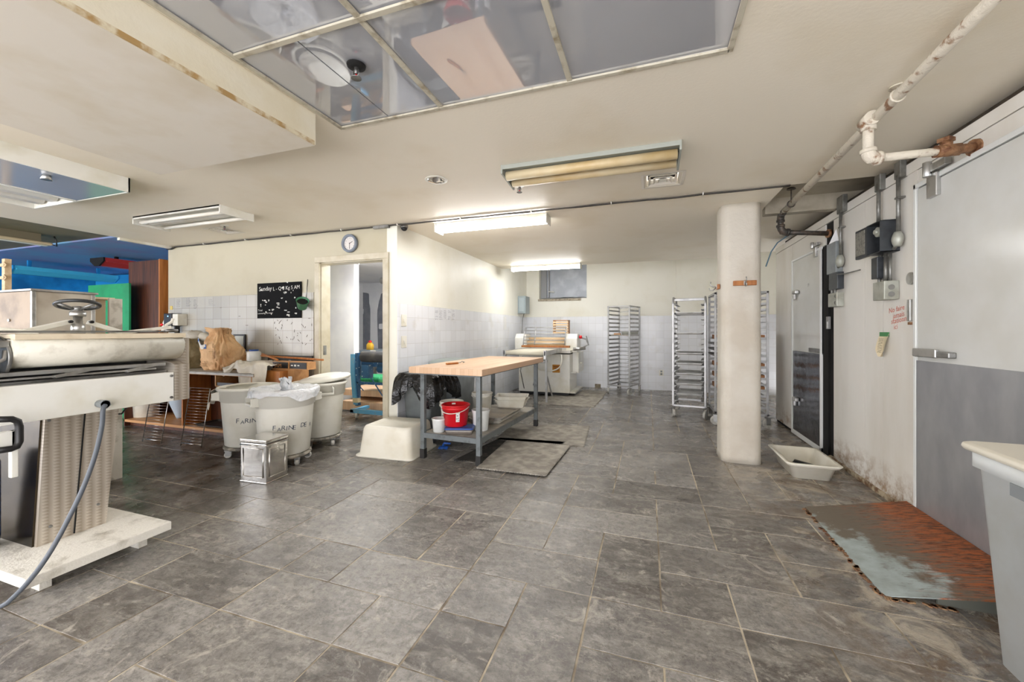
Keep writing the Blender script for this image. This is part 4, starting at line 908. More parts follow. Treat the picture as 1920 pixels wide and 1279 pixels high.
floor_mat_([(927, 826), (1094, 838), (1105, 800), (962, 796)], 0.0, mat_f, 'floury grey rubber mat beside the back leg of the work table')
floor_mat_([(1010, 758), (1113, 764), (1131, 745), (1035, 741)], 0.0, mat_f, 'pale rubber mat in front of the far dough sheeter')
floor_mat_([(1078, 741), (1129, 745), (1138, 735), (1094, 731)], 0.0, mat_f, 'small pale rubber mat right of the far dough sheeter near the back wall')
# blue wrench-like thing on the floor
p = onz(833, 843, 0); b = MB(); rnd = random.Random(5)
b.grid(lambda s, q: (p.x - .05 + .1 * s, p.y - .04 + .08 * q, .012 + .03 * abs(noise.noise((s * 4, q * 4, 2))) * math.sin(PI * s) + .02 * math.sin(PI * q)), 12, 12)
b.tube([(p.x - .02, p.y, .03), (p.x + .0, p.y, .065), (p.x + .06, p.y + .02, .06)], [.012, .013, .009], 8)
one('crumpled_glove', b, mat('blue_nitrile', (34, 80, 160), .4), 'small crumpled blue glove on the floor under the work table', 'glove')
# ---- upturned crate
c0 = Vector((-1.975 * H, 2.85 * H, 0)); t = Thing('storage_tub', 'large cream plastic tub standing upside down beside the work table', 'tub', c0, .06)
w_, l_ = .47 * H, .42 * H; hz = .24 * H
b = MB(); b.loft([rrect(w_ + .05, l_ + .05, .05, .0, 6), rrect(w_ + .05, l_ + .05, .05, .014, 6), rrect(w_, l_, .05, .022, 6), rrect(w_ - .05, l_ - .04, .06, hz - .03, 6), rrect(w_ - .075, l_ - .065, .06, hz - .006, 6), rrect(w_ - .12, l_ - .11, .05, hz, 6), rrect(w_ - .2, l_ - .2, .05, hz - .012, 6)]); t.part('body', b, cream_pl)
# ---- trash can with black bag
t = Thing('trash_can', 'grey rectangular trash can behind the work table', 'trash can', (-1.93 * H, 3.22 * H, 0), -.05)
w_, l_, hz = .30 * H, .32 * H, .60 * H
b = MB(); b.loft([rrect(w_ - .08, l_ - .08, .03, 0), rrect(w_, l_, .04, hz), rrect(w_ + .02, l_ + .02, .04, hz), rrect(w_ + .02, l_ + .02, .04, hz + .02), rrect(w_ - .01, l_ - .01, .04, hz + .02), rrect(w_ - .09, l_ - .09, .03, .02)]); t.part('body', b, grey_pl)
bag_m = mat('black_bag', (14, 14, 16), .2, bump=(22, .6, .02))
def bag_skirt(w, l, z, drop, seed, n=56, xmin=-9):
    rnd = random.Random(seed); b = MB(); loops = []; K = 10
    jag = [rnd.uniform(-1, 1) for _ in range(n)]; dl = [rnd.uniform(.75, 1.15) for _ in range(n)]
    for k in range(K + 1):
        s = k / K; L = []
        for i in range(n):
            a = 2 * PI * i / n + .03 * jag[i] * s; cx, sx = math.cos(a), math.sin(a); r = 1 / max(abs(cx) / (w / 2), abs(sx) / (l / 2)); r = min(r, math.hypot(w, l) / 2 * .97)
            corner = abs(math.sin(2 * a)) ** 1.5
            dd = drop * (.42 + .55 * corner + .25 * noise.noise((cx * 2, sx * 2, seed))) * (1 + .18 * (dl[i] - .95) * s)
            fold = (1 if i % 2 else -1) * (.006 + .012 * abs(jag[i])) * s + .03 * noise.noise((cx * 4, sx * 4, seed + s * 2)) * s
            R = r + .008 + .11 * math.sin(min(1, s * 1.3) * PI / 2) * (.5 + .5 * corner) + fold - .04 * max(0, s - .75)
            L.append((max(R * cx, xmin), R * sx, z + .008 - dd * s + .02 * math.sin(PI * min(1, s * 2)) * (s < .5)))
        loops.append(L)
    inner = [[(x * .93, y * .93, z + .006) for x, y, _ in loops[0]], [(x * .88, y * .88, z - .12) for x, y, _ in loops[0]]]
    b.loft(inner[::-1] + loops, True, False, smooth=False); return b
o = t.part('bin_liner', bag_skirt(w_ + .03, l_ + .03, hz + .02, .33, 3, xmin=-.235), bag_m); m = o.modifiers.new('th', 'SOLIDIFY'); m.thickness = .002
t = Thing('trash_can', 'grey trash can with domed lid against the tiled wall behind the black bag', 'trash can', (-1.925 * H, 3.75 * H, 0), .0)
b = MB(); b.loft([rrect(.30 * H, .36 * H, .05, 0), rrect(.35 * H, .42 * H, .06, .655 * H), rrect(.31 * H, .38 * H, .05, .66 * H)]); t.part('body', b, grey_pl)
b = MB(); b.loft([rrect(.37 * H, .44 * H, .06, .655 * H, 6), rrect(.37 * H, .44 * H, .06, .675 * H, 6), rrect(.34 * H, .40 * H, .08, .695 * H, 6), rrect(.24 * H, .28 * H, .09, .71 * H, 6)]); t.part('lid', b, mat('sage_grey_lid', (146, 154, 150), .45))
# ---- wall switches on the side wall
for (u, v, lab) in ((757, 601, 'upper white switch plate near the corner of the tiled side wall'), (757, 641, 'lower white switch plate near the corner of the tiled side wall')):
    p = onx(u, v, XL + .008); t = Thing('light_switch', lab, 'light switch', p)
    b = MB(); b.box(XL + .008, XL + .014, p.y - .05, p.y + .05, p.z - .065, p.z + .065); t.part('plate', b, white_pl, True, bev=.002)
    b = MB(); b.box(XL + .014, XL + .022, p.y - .012, p.y + .012, p.z - .02, p.z + .015); t.part('toggle', b, white_en, True, bev=.002)
p = ony(1240, 699, YB - .008); t = Thing('wall_outlet', 'white power outlet low on the tiled back wall between the racks', 'outlet', p)
b = MB(); b.box(p.x - .04, p.x + .04, YB - .016, YB - .0085, p.z - .06, p.z + .06); t.part('plate', b, white_pl, True, bev=.002)
b = MB(); b.box(p.x - .018, p.x + .018, YB - .019, YB - .016, p.z - .045, p.z - .008).box(p.x - .018, p.x + .018, YB - .019, YB - .016, p.z + .008, p.z + .045); t.part('socket', b, grey_pl, True)
p = ony(1121, 724, YB - .008); b = MB(); b.box(p.x - .06, p.x + .06, YB - .02, YB - .0085, p.z - .045, p.z + .045); one('wall_vent', b, mat('brown_hole', (150, 140, 120), .8, c2=(110, 98, 78), ns=20), 'small dirty square opening low on the back wall left of the far rack', 'vent')
# pencil notes on side wall tiles
b = MB(); rnd = random.Random(9); ink = mat('faded_ink', (150, 150, 160), .8)
for k in range(7):
    for c in range(5):
        p = onx(816 + c * 8, 583 + k * 2.6, XL + .0095)
        if rnd.random() < .7:
            b.tube([(XL + .0095, p.y + i * .012, p.z + rnd.uniform(-.006, .006)) for i in range(7)], .0014, 4)
one('wall_notes', b, ink, 'faded handwritten notes on the tiled side wall above the work table', 'writing')
b = MB(); p = onx(947, 606, XL + .011); b.box(XL + .0085, XL + .011, p.y - .07, p.y + .07, p.z - .12, p.z + .12); one('paper_sheet', b, mat('hung_paper', (216, 216, 214), .7), 'narrow pale sheet of paper stuck on the far tiled side wall', 'paper')
# electric box on side wall
p0, p1 = onx(977, 556, XL + .16), onx(996, 592, XL + .16)
t = Thing('electrical_box', 'grey-blue electrical box high on the side wall near the back corner', 'electrical box', (XL, p0.y, 1.6))
yb_ = 6.75 * H; q0 = onx(986, 556, XL).z; 
b = MB(); b.box(XL + .001, XL + .17, yb_ - .15, yb_ + .15, 1.30 * H, 1.60 * H); t.part('enclosure', b, mat('blue_grey_steel', (150, 162, 166), .4, .2), True, bev=.005)
b = MB(); b.box(XL + .03, XL + .14, yb_ - .158, yb_ - .149, 1.33 * H, 1.57 * H); t.part('door', b, mat('blue_grey_steel_light', (166, 178, 182), .4, .2), True, bev=.003)
b = MB(); b.tube([(XL + .09, yb_, 1.30 * H), (XL + .06, yb_ + .0, 1.2 * H), (XL + .03, yb_ + .04, .9 * H), (XL + .05, yb_, .5 * H)], .008, 6); t.part('cable', b, cond, True)
# ================================================================ FAR DOUGH SHEETER
t = Thing('dough_sheeter', 'white dough sheeter with belt table and safety grid in the back bay', 'dough machine', (-1.5 * H, 6.1 * H, 0))
X0, X1, Y0, Y1 = -1.93 * H, -1.12 * H, 6.0 * H, 6.62 * H
b = MB(); b.box(X0, X1, Y0, Y1, .05 * H, .64 * H); t.part('body', b, white_en, True, bev=.01)
b = MB(); b.box(X0 + .02, X1 - .02, Y0 + .02, Y1 - .02, .015 * H, .05 * H); t.part('plinth', b, black, True)
b = MB(); b.box(X1, X1 + .10 * H, Y0 + .25, Y1 + .1, .34 * H, .66 * H); t.part('side_cabinet', b, white_en, True, bev=.01)
b = MB(); b.box(X1, X1 + .08 * H, Y0 + .02, Y1 + .1, .05 * H, .075 * H); t.part('side_shelf', b, white_en, True)
b = MB(); p = ony(1040, 658, 5.6 * H); b.box(X0 + .0, X1 + .02, Y0 - .05, Y0 + .75, .66 * H, .70 * H); t.part('deck', b, white_en, True, bev=.005)
# head
for xx in (X0 - .02, X1 - .0):
    b = MB(); b.loft([[(x, y, z) for (y, z) in ((Y0 + .15, .66 * H), (Y0 + .15, .88 * H), (Y0 + .22, .95 * H), (Y0 + .45, .95 * H), (Y0 + .55, .88 * H), (Y0 + .55, .66 * H))] for x in (xx - .11, xx + .11)], smooth=False); t.part('head_housing', b, white_en, True, bev=.015)
b = MB(); b.tube([(X0 + .05, Y0 + .3, .80 * H), (X1 - .1, Y0 + .3, .80 * H)], .055, 18); b.tube([(X0 + .05, Y0 + .42, .86 * H), (X1 - .1, Y0 + .42, .86 * H)], .05, 18); t.part('roller', b, wood_pale, True)
b = MB(); gz0, gz1 = .80 * H, 1.05 * H
for k in range(6):
    z = gz0 + (gz1 - gz0) * k / 5; yy = Y0 + .02 + .12 * k / 5; b.tube([(X0 + .08, yy, z), (X1 - .1, yy, z)], .008, 6)
for xx in (X0 + .08, X0 + .3, X1 - .1): b.tube([(xx, Y0 + .02, gz0 - .03), (xx, Y0 + .14, gz1)], .01, 6)
t.part('safety_grid', b, alu, True)
# belt table towards the camera
b = MB(); yb0, yb1 = 4.98 * H, 6.0 * H; xb0, xb1 = -1.79 * H, -1.27 * H; zb = .705 * H
b.loft([[(x, yb0 + .03 - .03 * math.cos(a), zb + .03 * math.sin(a)) for a in [-PI / 2 + PI * i / 8 for i in range(9)]] + [(x, yb1, zb + .03), (x, yb1, zb - .03)] for x in (xb0, xb1)])
t.part('belt', b, mat('cream_belt', (232, 226, 206), .5), True)
b = MB()
for xx in (xb0 - .02, xb1 + .02): b.box(xx - .012, xx + .012, yb0 + .0, yb1, zb - .035, zb + .035); b.box(xx - .02, xx + .02, yb0, yb0 + .07, zb - .09, zb + .045)
t.part('side_rail', b, steel, True, bev=.003)
b = MB(); b.bar((xb1 + .02, yb0 + .08, zb - .04), (xb1 + .02, yb0 + .12, .08), .03, .03); b.bar((xb1 + .03, yb0 + .12, .4 * H), (xb1 + .0, yb0 + .6, .1), .02, .02); t.part('leg', b, alu, True)
b = MB(); b.box(xb0 + .1, xb1 - .02, yb0 + .15, yb0 + .35, zb - .16, zb - .12); t.part('catch_pan', b, steel_d, True)
b = MB(); pts = [(xb1 + .05, Y0 - .15, .66 * H), (xb1 + .09, Y0 - .25, .55 * H), (xb1 + .05, Y0 - .3, .43 * H), (xb1 - .2, Y0 - .3, .39 * H), (xb1 - .45, Y0 - .2, .45 * H), (xb0, Y0 - .1, .58 * H)]
sp = []
for i in range(len(pts) - 1):
    for k in range(6): sp.append(tuple(Vector(pts[i]).lerp(Vector(pts[i + 1]), k / 6)))
sp = [tuple(sum((Vector(sp[max(0, min(len(sp) - 1, i + d))]) for d in (-3, -2, -1, 0, 1, 2, 3)), Vector()) / 7) for i in range(len(sp))]
b.tube(sp, .012, 8); t.part('hose', b, white_pl, True)
b = MB(); b.box(X1 - .32, X1 - .18, Y0 - .002, Y0 - .012, .36 * H, .48 * H); sg = t.part('warning_label', b, mat('amber_label', (196, 132, 30), .5), True)
b = MB()
for k in range(3): b.box(X1 - .3 + .02 * k, X1 - .2, Y0 - .0125, Y0 - .0135, .445 * H - .03 * k, .455 * H - .03 * k)
t.part('warning_print', b, mat('label_print', (120, 50, 16), .6), True, parent=sg)
b = MB(); c = Vector((X1 + .14, Y0 + .2, .90 * H)); b.tube([c, c + Vector((.05, 0, 0))], .03, 14); t.part('knob', b, red_pl, True)
b = MB(); b.tube([c + Vector((-.02, .1, 0)), c + Vector((.12, .05, -.04)), c + Vector((.16, 0, -.14)), c + Vector((.04, 0, -.2))], .013, 8); b.tube([c + Vector((.12, .05, .02)), c + Vector((.17, 0, -.15))], .01, 8); t.part('lever', b, steel_d, True)
b = MB(); b.tube([c + Vector((-.1, -.1, -.22)), c + Vector((.12, -.05, -.2))], .03, 10); t.part('gear_arm', b, steel, True)
b = MB(); pz = .40 * H
b.lathe([(.02, 0), (.02, .02)], (X1 + .1 * H + .02, Y0 + .4, pz + .1), 10); b.box(X1 + .0, X1 + .08 * H, Y0 + .1, Y0 + .2, .35 * H, .36 * H); t.part('bracket', b, white_en, True)
b = MB(); b.tube([(X0 + .15 * H, Y0 - .3, .62 * H), (X0 + .12 * H, Y0 - .35, .4 * H), (X0 + .14 * H, Y0 - .2, .12 * H)], .009, 6); b.tube([(X0 + .3 * H, Y0 - .005, .3 * H), (X0 + .3 * H - .02, Y0 - .06, .27 * H), (X0 + .26 * H, Y0 - .1, .16 * H)], .009, 6); t.part('power_cord', b, cond, True)
b = MB(); b.box(X0 + .1, X1 + .02, Y0 - .16, Y0 - .06, .745 * H, .775 * H); one('rolling_board', b, wood_or, 'orange wooden board lying across the front of the far dough sheeter', 'board', bev=.003)
t = Thing('wooden_rack', 'small slatted wooden box standing on top of the far dough sheeter', 'wooden box', (-1.30 * H, 6.5 * H, .955 * H))
b = MB(); xr = X1 - .26
for k in range(5): b.box(xr - .15, xr + .15, Y0 + .42, Y0 + .44, .955 * H + .05 * k, .955 * H + .05 * k + .03)
t.part('slats', b, wood_pale, True)
b = MB(); b.box(xr - .15, xr - .13, Y0 + .44, Y0 + .6, .95 * H, 1.17 * H).box(xr + .13, xr + .15, Y0 + .44, Y0 + .6, .95 * H, 1.17 * H).box(xr - .15, xr + .15, Y0 + .44, Y0 + .6, 1.16 * H, 1.17 * H); t.part('frame', b, wood_mid, True)

# ================================================================ RACKS
def caster(tt, x, y, r=.05, rz=0, parent=None, z0=0.0, mtw=None):
    b = MB(); M = Matrix.Translation((x, y, 0)) @ Matrix.Rotation(rz, 4, 'Z')
    b.loft([[(w, r * q * math.cos(a), z0 + r + r * q * math.sin(a)) for a in [2 * PI * i / 20 for i in range(20)]] for w, q in ((-.014, .8), (-.014, .97), (-.009, 1), (.009, 1), (.014, .97), (.014, .8))], M=M)
    wh = tt.part('wheel', b, mtw or mat_wheel, parent=parent)
    b = MB(); b.box(-.02, -.016, -.02, .03, z0 + r * .7, z0 + 2 * r + .012, M).box(.016, .02, -.02, .03, z0 + r * .7, z0 + 2 * r + .012, M).box(-.026, .026, -.026, .036, z0 + 2 * r + .008, z0 + 2 * r + .016, M)
    b.tube([(-.022, 0, z0 + r), (.022, 0, z0 + r)], .008, 8, M=M); tt.part('caster_fork', b, steel_d, parent=parent)
mat_wheel = mat('caster_tyre', (186, 184, 176), .5, c2=(150, 146, 138), ns=30)
def rack(lab, p, rz, w, l, h, n, curved=False, zb0=.15):
    t = Thing('baking_rack', lab, 'baking rack', p, rz)
    s = .025; X = [s / 2, w - s / 2]; Y = [s / 2, l - s / 2]
    for x in X:
        for y in Y:
            b = MB(); b.box(x - s / 2, x + s / 2, y - s / 2, y + s / 2, zb0, h - (.09 if curved else 0)); t.part('post', b, alu, bev=.003)
    b = MB()
    if curved:
        for x in X:
            pts = [(x, Y[0] + .09 - .09 * math.cos(a), h - .09 + .09 * math.sin(a)) for a in [PI / 2 * i / 8 for i in range(9)]] + [(x, Y[1] - .09 + .09 * math.sin(a), h - .09 + .09 * math.cos(a)) for a in [PI / 2 * i / 8 for i in range(9)]]
            b.tube(pts, .0135, 8)
        b.box(X[0], X[1], l / 2 - .02, l / 2 + .02, h - .012, h + .004)
        b.box(X[0], X[1], Y[0] + .03, Y[0] + .05, h - .05, h - .02)
    else:
        for y in Y: b.box(0, w, y - s / 2, y + s / 2, h - s, h)
        for x in X: b.box(x - s / 2, x + s / 2, 0, l, h - s, h)
    t.part('top_frame', b, alu, bev=.002)
    b = MB()
    for y in Y: b.box(0, w, y - s / 2, y + s / 2, zb0, zb0 + s)
    for x in X: b.box(x - s / 2, x + s / 2, 0, l, zb0, zb0 + s)
    t.part('bottom_frame', b, alu, bev=.002)
    for k in range(n):
        if not curved: z = zb0 + .08 + (h - zb0 - .18) * k / (n - 1); b = MB(); b.box(s, w - s, l - s * .7, l - s * .3, z, z + .012); t.part('rear_rung', b, alu)
    lev = []
    for k in range(n):
        z = zb0 + .08 + (h - zb0 - .18) * k / (n - 1); lev.append(z)
        for x, d in ((s, 1), (w - s, -1)):
            b = MB(); b.box(x, x + d * .003, s * .3, l - s * .3, z - .001, z + .03).box(x, x + d * .042, s * .3, l - s * .3, z - .001, z + .002); t.part('tray_slide', b, alu)
    for x, y, a in ((X[0], Y[0], .4), (X[1], Y[0], -.3), (X[0], Y[1], .9), (X[1], Y[1], .2)): caster(t, x, y, .06, a)
    t.levels = lev; t.M = Matrix.Translation(t.loc) @ Matrix.Rotation(rz, 4, 'Z'); t.w = w; t.l = l
    return t
mat_pan = mat('sheet_pan_metal', (202, 202, 200), .3, .45, c2=(168, 166, 162), ns=6)
# far rack: near corner at the middle post
pA = onz(1181, 742); ang = math.atan2(onz(1141, 738).y - pA.y, onz(1141, 738).x - pA.x)
rA = rack('tall aluminium baking rack standing alone near the back wall, farthest left of the three', (pA.x + .44 * math.cos(ang), pA.y + .44 * math.sin(ang), 0), ang + PI, .44, .56, 1.39 * H, 18)
pan('baking_tray', 'tray of odds and ends sticking out of the far rack at mid height', rA.M @ Vector((.22, .36, rA.levels[11] + .004)), .39, .60, .02, dusty_alu, rz=ang + PI)
zt_ = rA.levels[11] + .012
b = MB(); P = rA.M @ Vector((.2, .15, zt_)); b.box(P.x - .12, P.x + .0, P.y - .05, P.y + .1, P.z, P.z + .04); one('wooden_block', b, wood_mid, 'small brown wooden block on the tray in the far rack', 'block')
b = MB(); P = rA.M @ Vector((.22, .45, zt_)); b.tube([(P.x - .1, P.y, P.z + .04), (P.x + .2, P.y - .05, P.z + .05)], .03, 12); b.tube([(P.x + .0, P.y - .03, P.z + .03), (P.x + .1, P.y - .1, P.z + .04)], .025, 12); one('rolled_cloth', b, mat('grey_cloth', (176, 178, 170), .8), 'rolled pale cloth on the tray in the far rack', 'cloth')
# middle rack
rB = rack('baking rack with rounded top holding shiny sheet pans, middle of the three', (.262 * H, 5.0 * H, 0), -.14, .43, .60, 1.385 * H, 20, curved=True)
lv = rB.levels
names = ['lowest sheet pan in the middle rack', 'second lowest sheet pan in the middle rack', 'third lowest sheet pan in the middle rack', 'fourth lowest sheet pan in the middle rack', 'sheet pan halfway up the middle rack', 'lone sheet pan above the halfway pans of the middle rack', 'sheet pan high up near the rounded top of the middle rack']
for k, i in enumerate((1, 3, 5, 7, 9, 13, 17)):
    pan('sheet_pan', names[k], rB.M @ Vector((rB.w / 2, rB.l / 2 - .01, lv[i] + .003)), .35, .56, .024, mat_pan, rz=-.14, group='sheet pans in the middle rack')
# near rack behind the column
rC = rack('full baking rack standing behind the white column', (.665 * H, 4.70 * H + .56, 0), -PI / 2, .56, .50 * H, 1.405 * H, 20)
brown_box = mat('brown_carton', (176, 122, 76), .7, c2=(150, 98, 58), ns=4)
for k, i in enumerate((3, 5, 7, 9, 10, 11, 12)):
    P = rC.M @ Vector((rC.w / 2, rC.l / 2, rC.levels[i] + .003))
    if i in (9, 10, 11): pan('sheet_pan', ['', '', '', 'dark tray with jumbled tins at mid height in the rack behind the column', 'dark tray pulled slightly out of the rack behind the column', 'dark tray under the upper levels of the rack behind the column'][k], P - Vector((.03, 0, 0)), .56, .47, .022, steel_d)
    else:
        b = MB(); b.box(P.x - .26, P.x + .27, P.y - .22, P.y + .22, P.z, P.z + .056); one('wooden_board', b, brown_box, ['lowest brown board slid into the rack behind the column', 'second brown board up in the rack behind the column', 'third brown board up in the rack behind the column', '', '', '', 'topmost brown board in the rack behind the column'][k], 'board', 'brown boards in the rack behind the column')
b = MB(); b.box(1.2 * H, 1.22 * H, 5.35 * H, 5.9 * H, 0, .95 * H); one('dark_board', b, mat('dark_card', (52, 46, 42), .7), 'dark board standing between the rack and the cooler corner', 'board')

# ---- tub near column
p = [onz(u, v, .1 * H) for u, v in ((1447, 838), (1522, 851))]
t = Thing('plastic_tub', 'long cream plastic tub on the floor beside the column, with black tools inside', 'tub', (1.06 * H, 3.36 * H, 0), .0)
c0 = onz(1466, 870); w_, l_, hz = .30 * H, .46 * H, .105 * H
t.o.location = t.loc = Vector((1.045 * H, 3.38 * H, 0))
b = MB(); b.loft([rrect(w_ - .10, l_ - .10, .04, 0, 6), rrect(w_ - .04, l_ - .04, .05, hz * .8, 6), rrect(w_ - .01, l_ - .01, .05, hz * .82, 6), rrect(w_, l_, .05, hz * .86, 6), rrect(w_ + .03, l_ + .03, .05, hz, 6), rrect(w_ + .03, l_ + .03, .05, hz + .006, 6), rrect(w_ - .03, l_ - .03, .05, hz + .006, 6), rrect(w_ - .1, l_ - .1, .04, .012, 6)]); t.part('body', b, cream_pl)
b = MB()
for k in range(4): b.bar((t.loc.x - .1 + .02 * k, t.loc.y - .02 + .03 * k, .03 + .01 * k), (t.loc.x + .06 + .01 * k, t.loc.y - .06 + .02 * k, .045), .035, .015)
one('black_tools', b, black, 'small bundle of black tools lying inside the cream tub beside the column', 'tools')
# ---- rusty ramp plate
t = Thing('ramp_plate', 'rust stained grey steel ramp plate leading up to the near cooler door', 'ramp', (.84 * H, 1.874 * H, 0))
y1 = .801 * H; w_ = 1.325 * H - .84 * H; hz = .08 * H
b = MB(); b.add([(0, 0, .004), (w_, -.0, hz), (w_, y1 + .08, hz * .95), (0, y1, .004), (0, 0, -.0), (w_, 0, hz - .008), (w_, y1 + .08, hz * .95 - .008), (0, y1, -.0)], [(0, 1, 2, 3), (7, 6, 5, 4), (0, 4, 5, 1), (1, 5, 6, 2), (2, 6, 7, 3), (3, 7, 4, 0)]); t.part('plate', b, rusty)
b = MB(); b.add([(.16 * H, .01, 0), (w_, .01, 0), (w_, .01, hz - .01), (.16 * H, .01, .03), (.16 * H, .02, 0), (w_, .02, 0), (w_, .02, hz - .01), (.16 * H, .02, .03)], [(0, 1, 2, 3), (7, 6, 5, 4), (0, 4, 5, 1), (1, 5, 6, 2), (2, 6, 7, 3), (3, 7, 4, 0)]); t.part('side_rib', b, mat('olive_steel', (96, 98, 90), .6), label='dull olive side rib under the plate')
b = MB(); rnd = random.Random(4)
for i in range(60):
    s = rnd.random(); x = -.012 + rnd.uniform(-.008, .008); y = s * y1; b.cb((x, y, .002), (.01 + rnd.random() * .012, .015, .006), rnd.random() * 3)
for i in range(40):
    s = rnd.random() * .35; b.cb((s * w_ * 1.2, -.012 + rnd.uniform(-.01, .008), .002), (.014, .012, .006), rnd.random() * 3)
t.part('rust_crumbs', b, mat('rust_crumb', (110, 74, 50), .9, c2=(160, 130, 96), ns=30), label='crumbled rusty dirt along the edge')
# ---- white bin at the right edge
t = Thing('ingredient_bin', 'tall white plastic bin with lid at the bottom right edge', 'bin', (1.132 * H, 1.33 * H, 0), -.03)
w_, l_, hz = .345 * H, .66 * H, .625 * H
b = MB(); b.loft([rrect(w_ - .09, l_ - .10, .025, .0, 4), rrect(w_ - .01, l_ - .02, .03, hz - .06, 4), rrect(w_ + .02, l_ + .01, .03, hz - .058, 4), rrect(w_ + .02, l_ + .01, .03, hz, 4)]); t.part('body', b, mat('white_bin_plastic', (222, 226, 226), .4, c2=(214, 216, 212), ns=4))
b = MB(); b.loft([rrect(w_ + .05, l_ + .04, .03, hz, 4), rrect(w_ + .065, l_ + .055, .035, hz + .012, 4), rrect(w_ + .06, l_ + .05, .035, hz + .024, 4), rrect(w_ + .03, l_ + .02, .03, hz + .03, 4)]); t.part('lid', b, mat('cream_bin_lid', (228, 222, 206), .4), bev=.003)
b = MB(); b.box(-w_ / 2 - .013, -w_ / 2 + .0, .0, .2, hz - .10, hz - .058).box(-w_ / 2 - .004, -w_ / 2 + .02, .13, .155, .12, hz - .062); t.part('hand_grip', b, mat('grip_shadow_grey', (130, 134, 136), .6))
# ================================================================ FLOUR BINS
bin_pl = mat('flour_bin_plastic', (230, 228, 218), .42, c2=(216, 212, 198), ns=3)
dolly_m = mat('floury_dolly', (96, 92, 84), .7, c2=(166, 158, 144), ns=14, lo=.42, hi=.6)
marker = mat('marker_ink', (70, 78, 88), .7)
plastic_bag = mat('crinkled_film', (226, 228, 230), .3, c2=(206, 210, 214), ns=9, bump=(30, .8, .02))
def flour_bin(lab, dlab, x, y, rz, text=None, ta=0.0, s=1.0, lid=False, tsize=.062):
    d = Thing('bin_dolly', dlab, 'dolly', (x, y, 0), rz)
    b = MB(); b.lathe([(.18, .068), (.205, .072), (.217, .08), (.217, .096), (.2, .1), (.0, .094)], n=36, c1=False); d.part('platform', b, dolly_m)
    for k in range(5):
        a = 2 * PI * k / 5 + .5; caster(d, .19 * math.cos(a), .19 * math.sin(a), .030, a + 1)
    t = Thing('flour_bin', lab, 'flour bin', (x, y, .1), rz)
    R0, R1, h = .203, .245, .56
    b = MB(); b.lathe([(R0 - .02, 0), (R0, .012), (R0 + (R1 - R0) * .75, h * .75), (R1 - .008, h * .77), (R1 + .002, h * .775), (R1 + .008, h * .94), (R1 + .02, h * .95), (R1 + .028, h * .97), (R1 + .022, h), (R1 + .008, h), (R1 - .005, h * .97), (R0, .04)], n=48, c1=True); t.part('body', b, bin_pl)
    for sgn in (0, PI):
        b = MB(); M = Matrix.Rotation(sgn, 4, 'Z')
        r = R1 + .008; z0, z1 = h * .78, h * .95
        for yy in (-.075, .075): b.add([(r - .03, yy - .006, z1), (r + .045, yy - .006, z1 - .02), (r + .038, yy - .006, z0 + .01), (r - .03, yy - .006, z0), (r - .03, yy + .006, z1), (r + .045, yy + .006, z1 - .02), (r + .038, yy + .006, z0 + .01), (r - .03, yy + .006, z0)], [(0, 1, 2, 3), (7, 6, 5, 4), (0, 4, 5, 1), (1, 5, 6, 2), (2, 6, 7, 3), (3, 7, 4, 0)], M=M)
        b.box(r + .022, r + .045, -.08, .08, z0 + .01, z0 + .032, M); t.part('grab_handle', b, bin_pl, bev=.004)
    if text:
        def wrap(px, py):
            z = h * .42 + py; a = ta + (px - .0) / .215; rr = R0 + (R1 - R0) * z / h * 1.0 + .0015; return (rr * math.cos(a), rr * math.sin(a), z)
        x0 = 0; b = MB(); rr_ = random.Random(2)
        for ch in text:
            sc = tsize * rr_.uniform(.85, 1.12); dy = rr_.uniform(-.006, .006); b.text(ch, sc, lambda px, py: wrap(x0 + px * 1.02 + py * .1, py + dy)); x0 += (sc * .62 if ch != 'I' else sc * .28) if ch != ' ' else tsize * .55
        t.part('handwriting', b, marker)
    if lid:
        b = MB(); M = Matrix.Translation((-.03, .06, h + .03)) @ Matrix.Rotation(math.radians(7), 4, 'X')
        b.lathe([(.25, -.02), (.255, 0), (.245, .012), (.18, .016), (.17, .03), (.15, .034)], n=40, M=M); t.part('lid', b, bin_pl)
    return t
def film(t, R, h, seed, out=.03, drop=.06, name='plastic_film'):
    b = MB(); n = 72; loops = []
    for k, (rr, zz) in enumerate(((.05, .0), (.10, .008), (.16, .012), (.21, .016), (.25, .020), (.275, .024), (.292, .016), (.296, -.004), (.292, -drop * .6), (.296, -drop))):
        L = []
        for i in range(n):
            a = 2 * PI * i / n; q = noise.noise((math.cos(a) * 4, math.sin(a) * 4, seed + k * .5)); q2 = noise.noise((math.cos(a) * 1.5, math.sin(a) * 1.5, seed * 2))
            r = rr * R / .262 + .008 * q + (out * max(0, q2) if k > 6 else 0); z = h + zz + .014 * q + (-.05 * max(0, q2) * (k - 7) if k > 7 else 0)
            L.append((r * math.cos(a), r * math.sin(a), z))
        loops.append(L)
    b.loft(loops, True, False)
    return t.part(name, b, plastic_bag)
yaw = lambda x, y: math.atan2(-y, -x)
x, y = -3.09 * H, 2.41 * H
tL = flour_bin('cream flour bin at the left behind the tin, with a cloth hanging over its rim', 'wheeled dolly under the left flour bin', x, y, -2.3, 'FARINE', yaw(x, y) - .52 + 2.3, tsize=.056)
x, y = -2.62 * H, 2.33 * H
tF = flour_bin('front cream flour bin marked Farine de R, covered with crinkled plastic film', 'wheeled dolly under the front flour bin', x, y, -1.98, 'FARINE DE R', yaw(x, y) - .46 + 1.98, tsize=.054)
film(tF, .255, .56, 4.2, drop=.02, out=.012)
b = MB(); rnd = random.Random(8)
M = Matrix.Translation((.02, .16, .56))
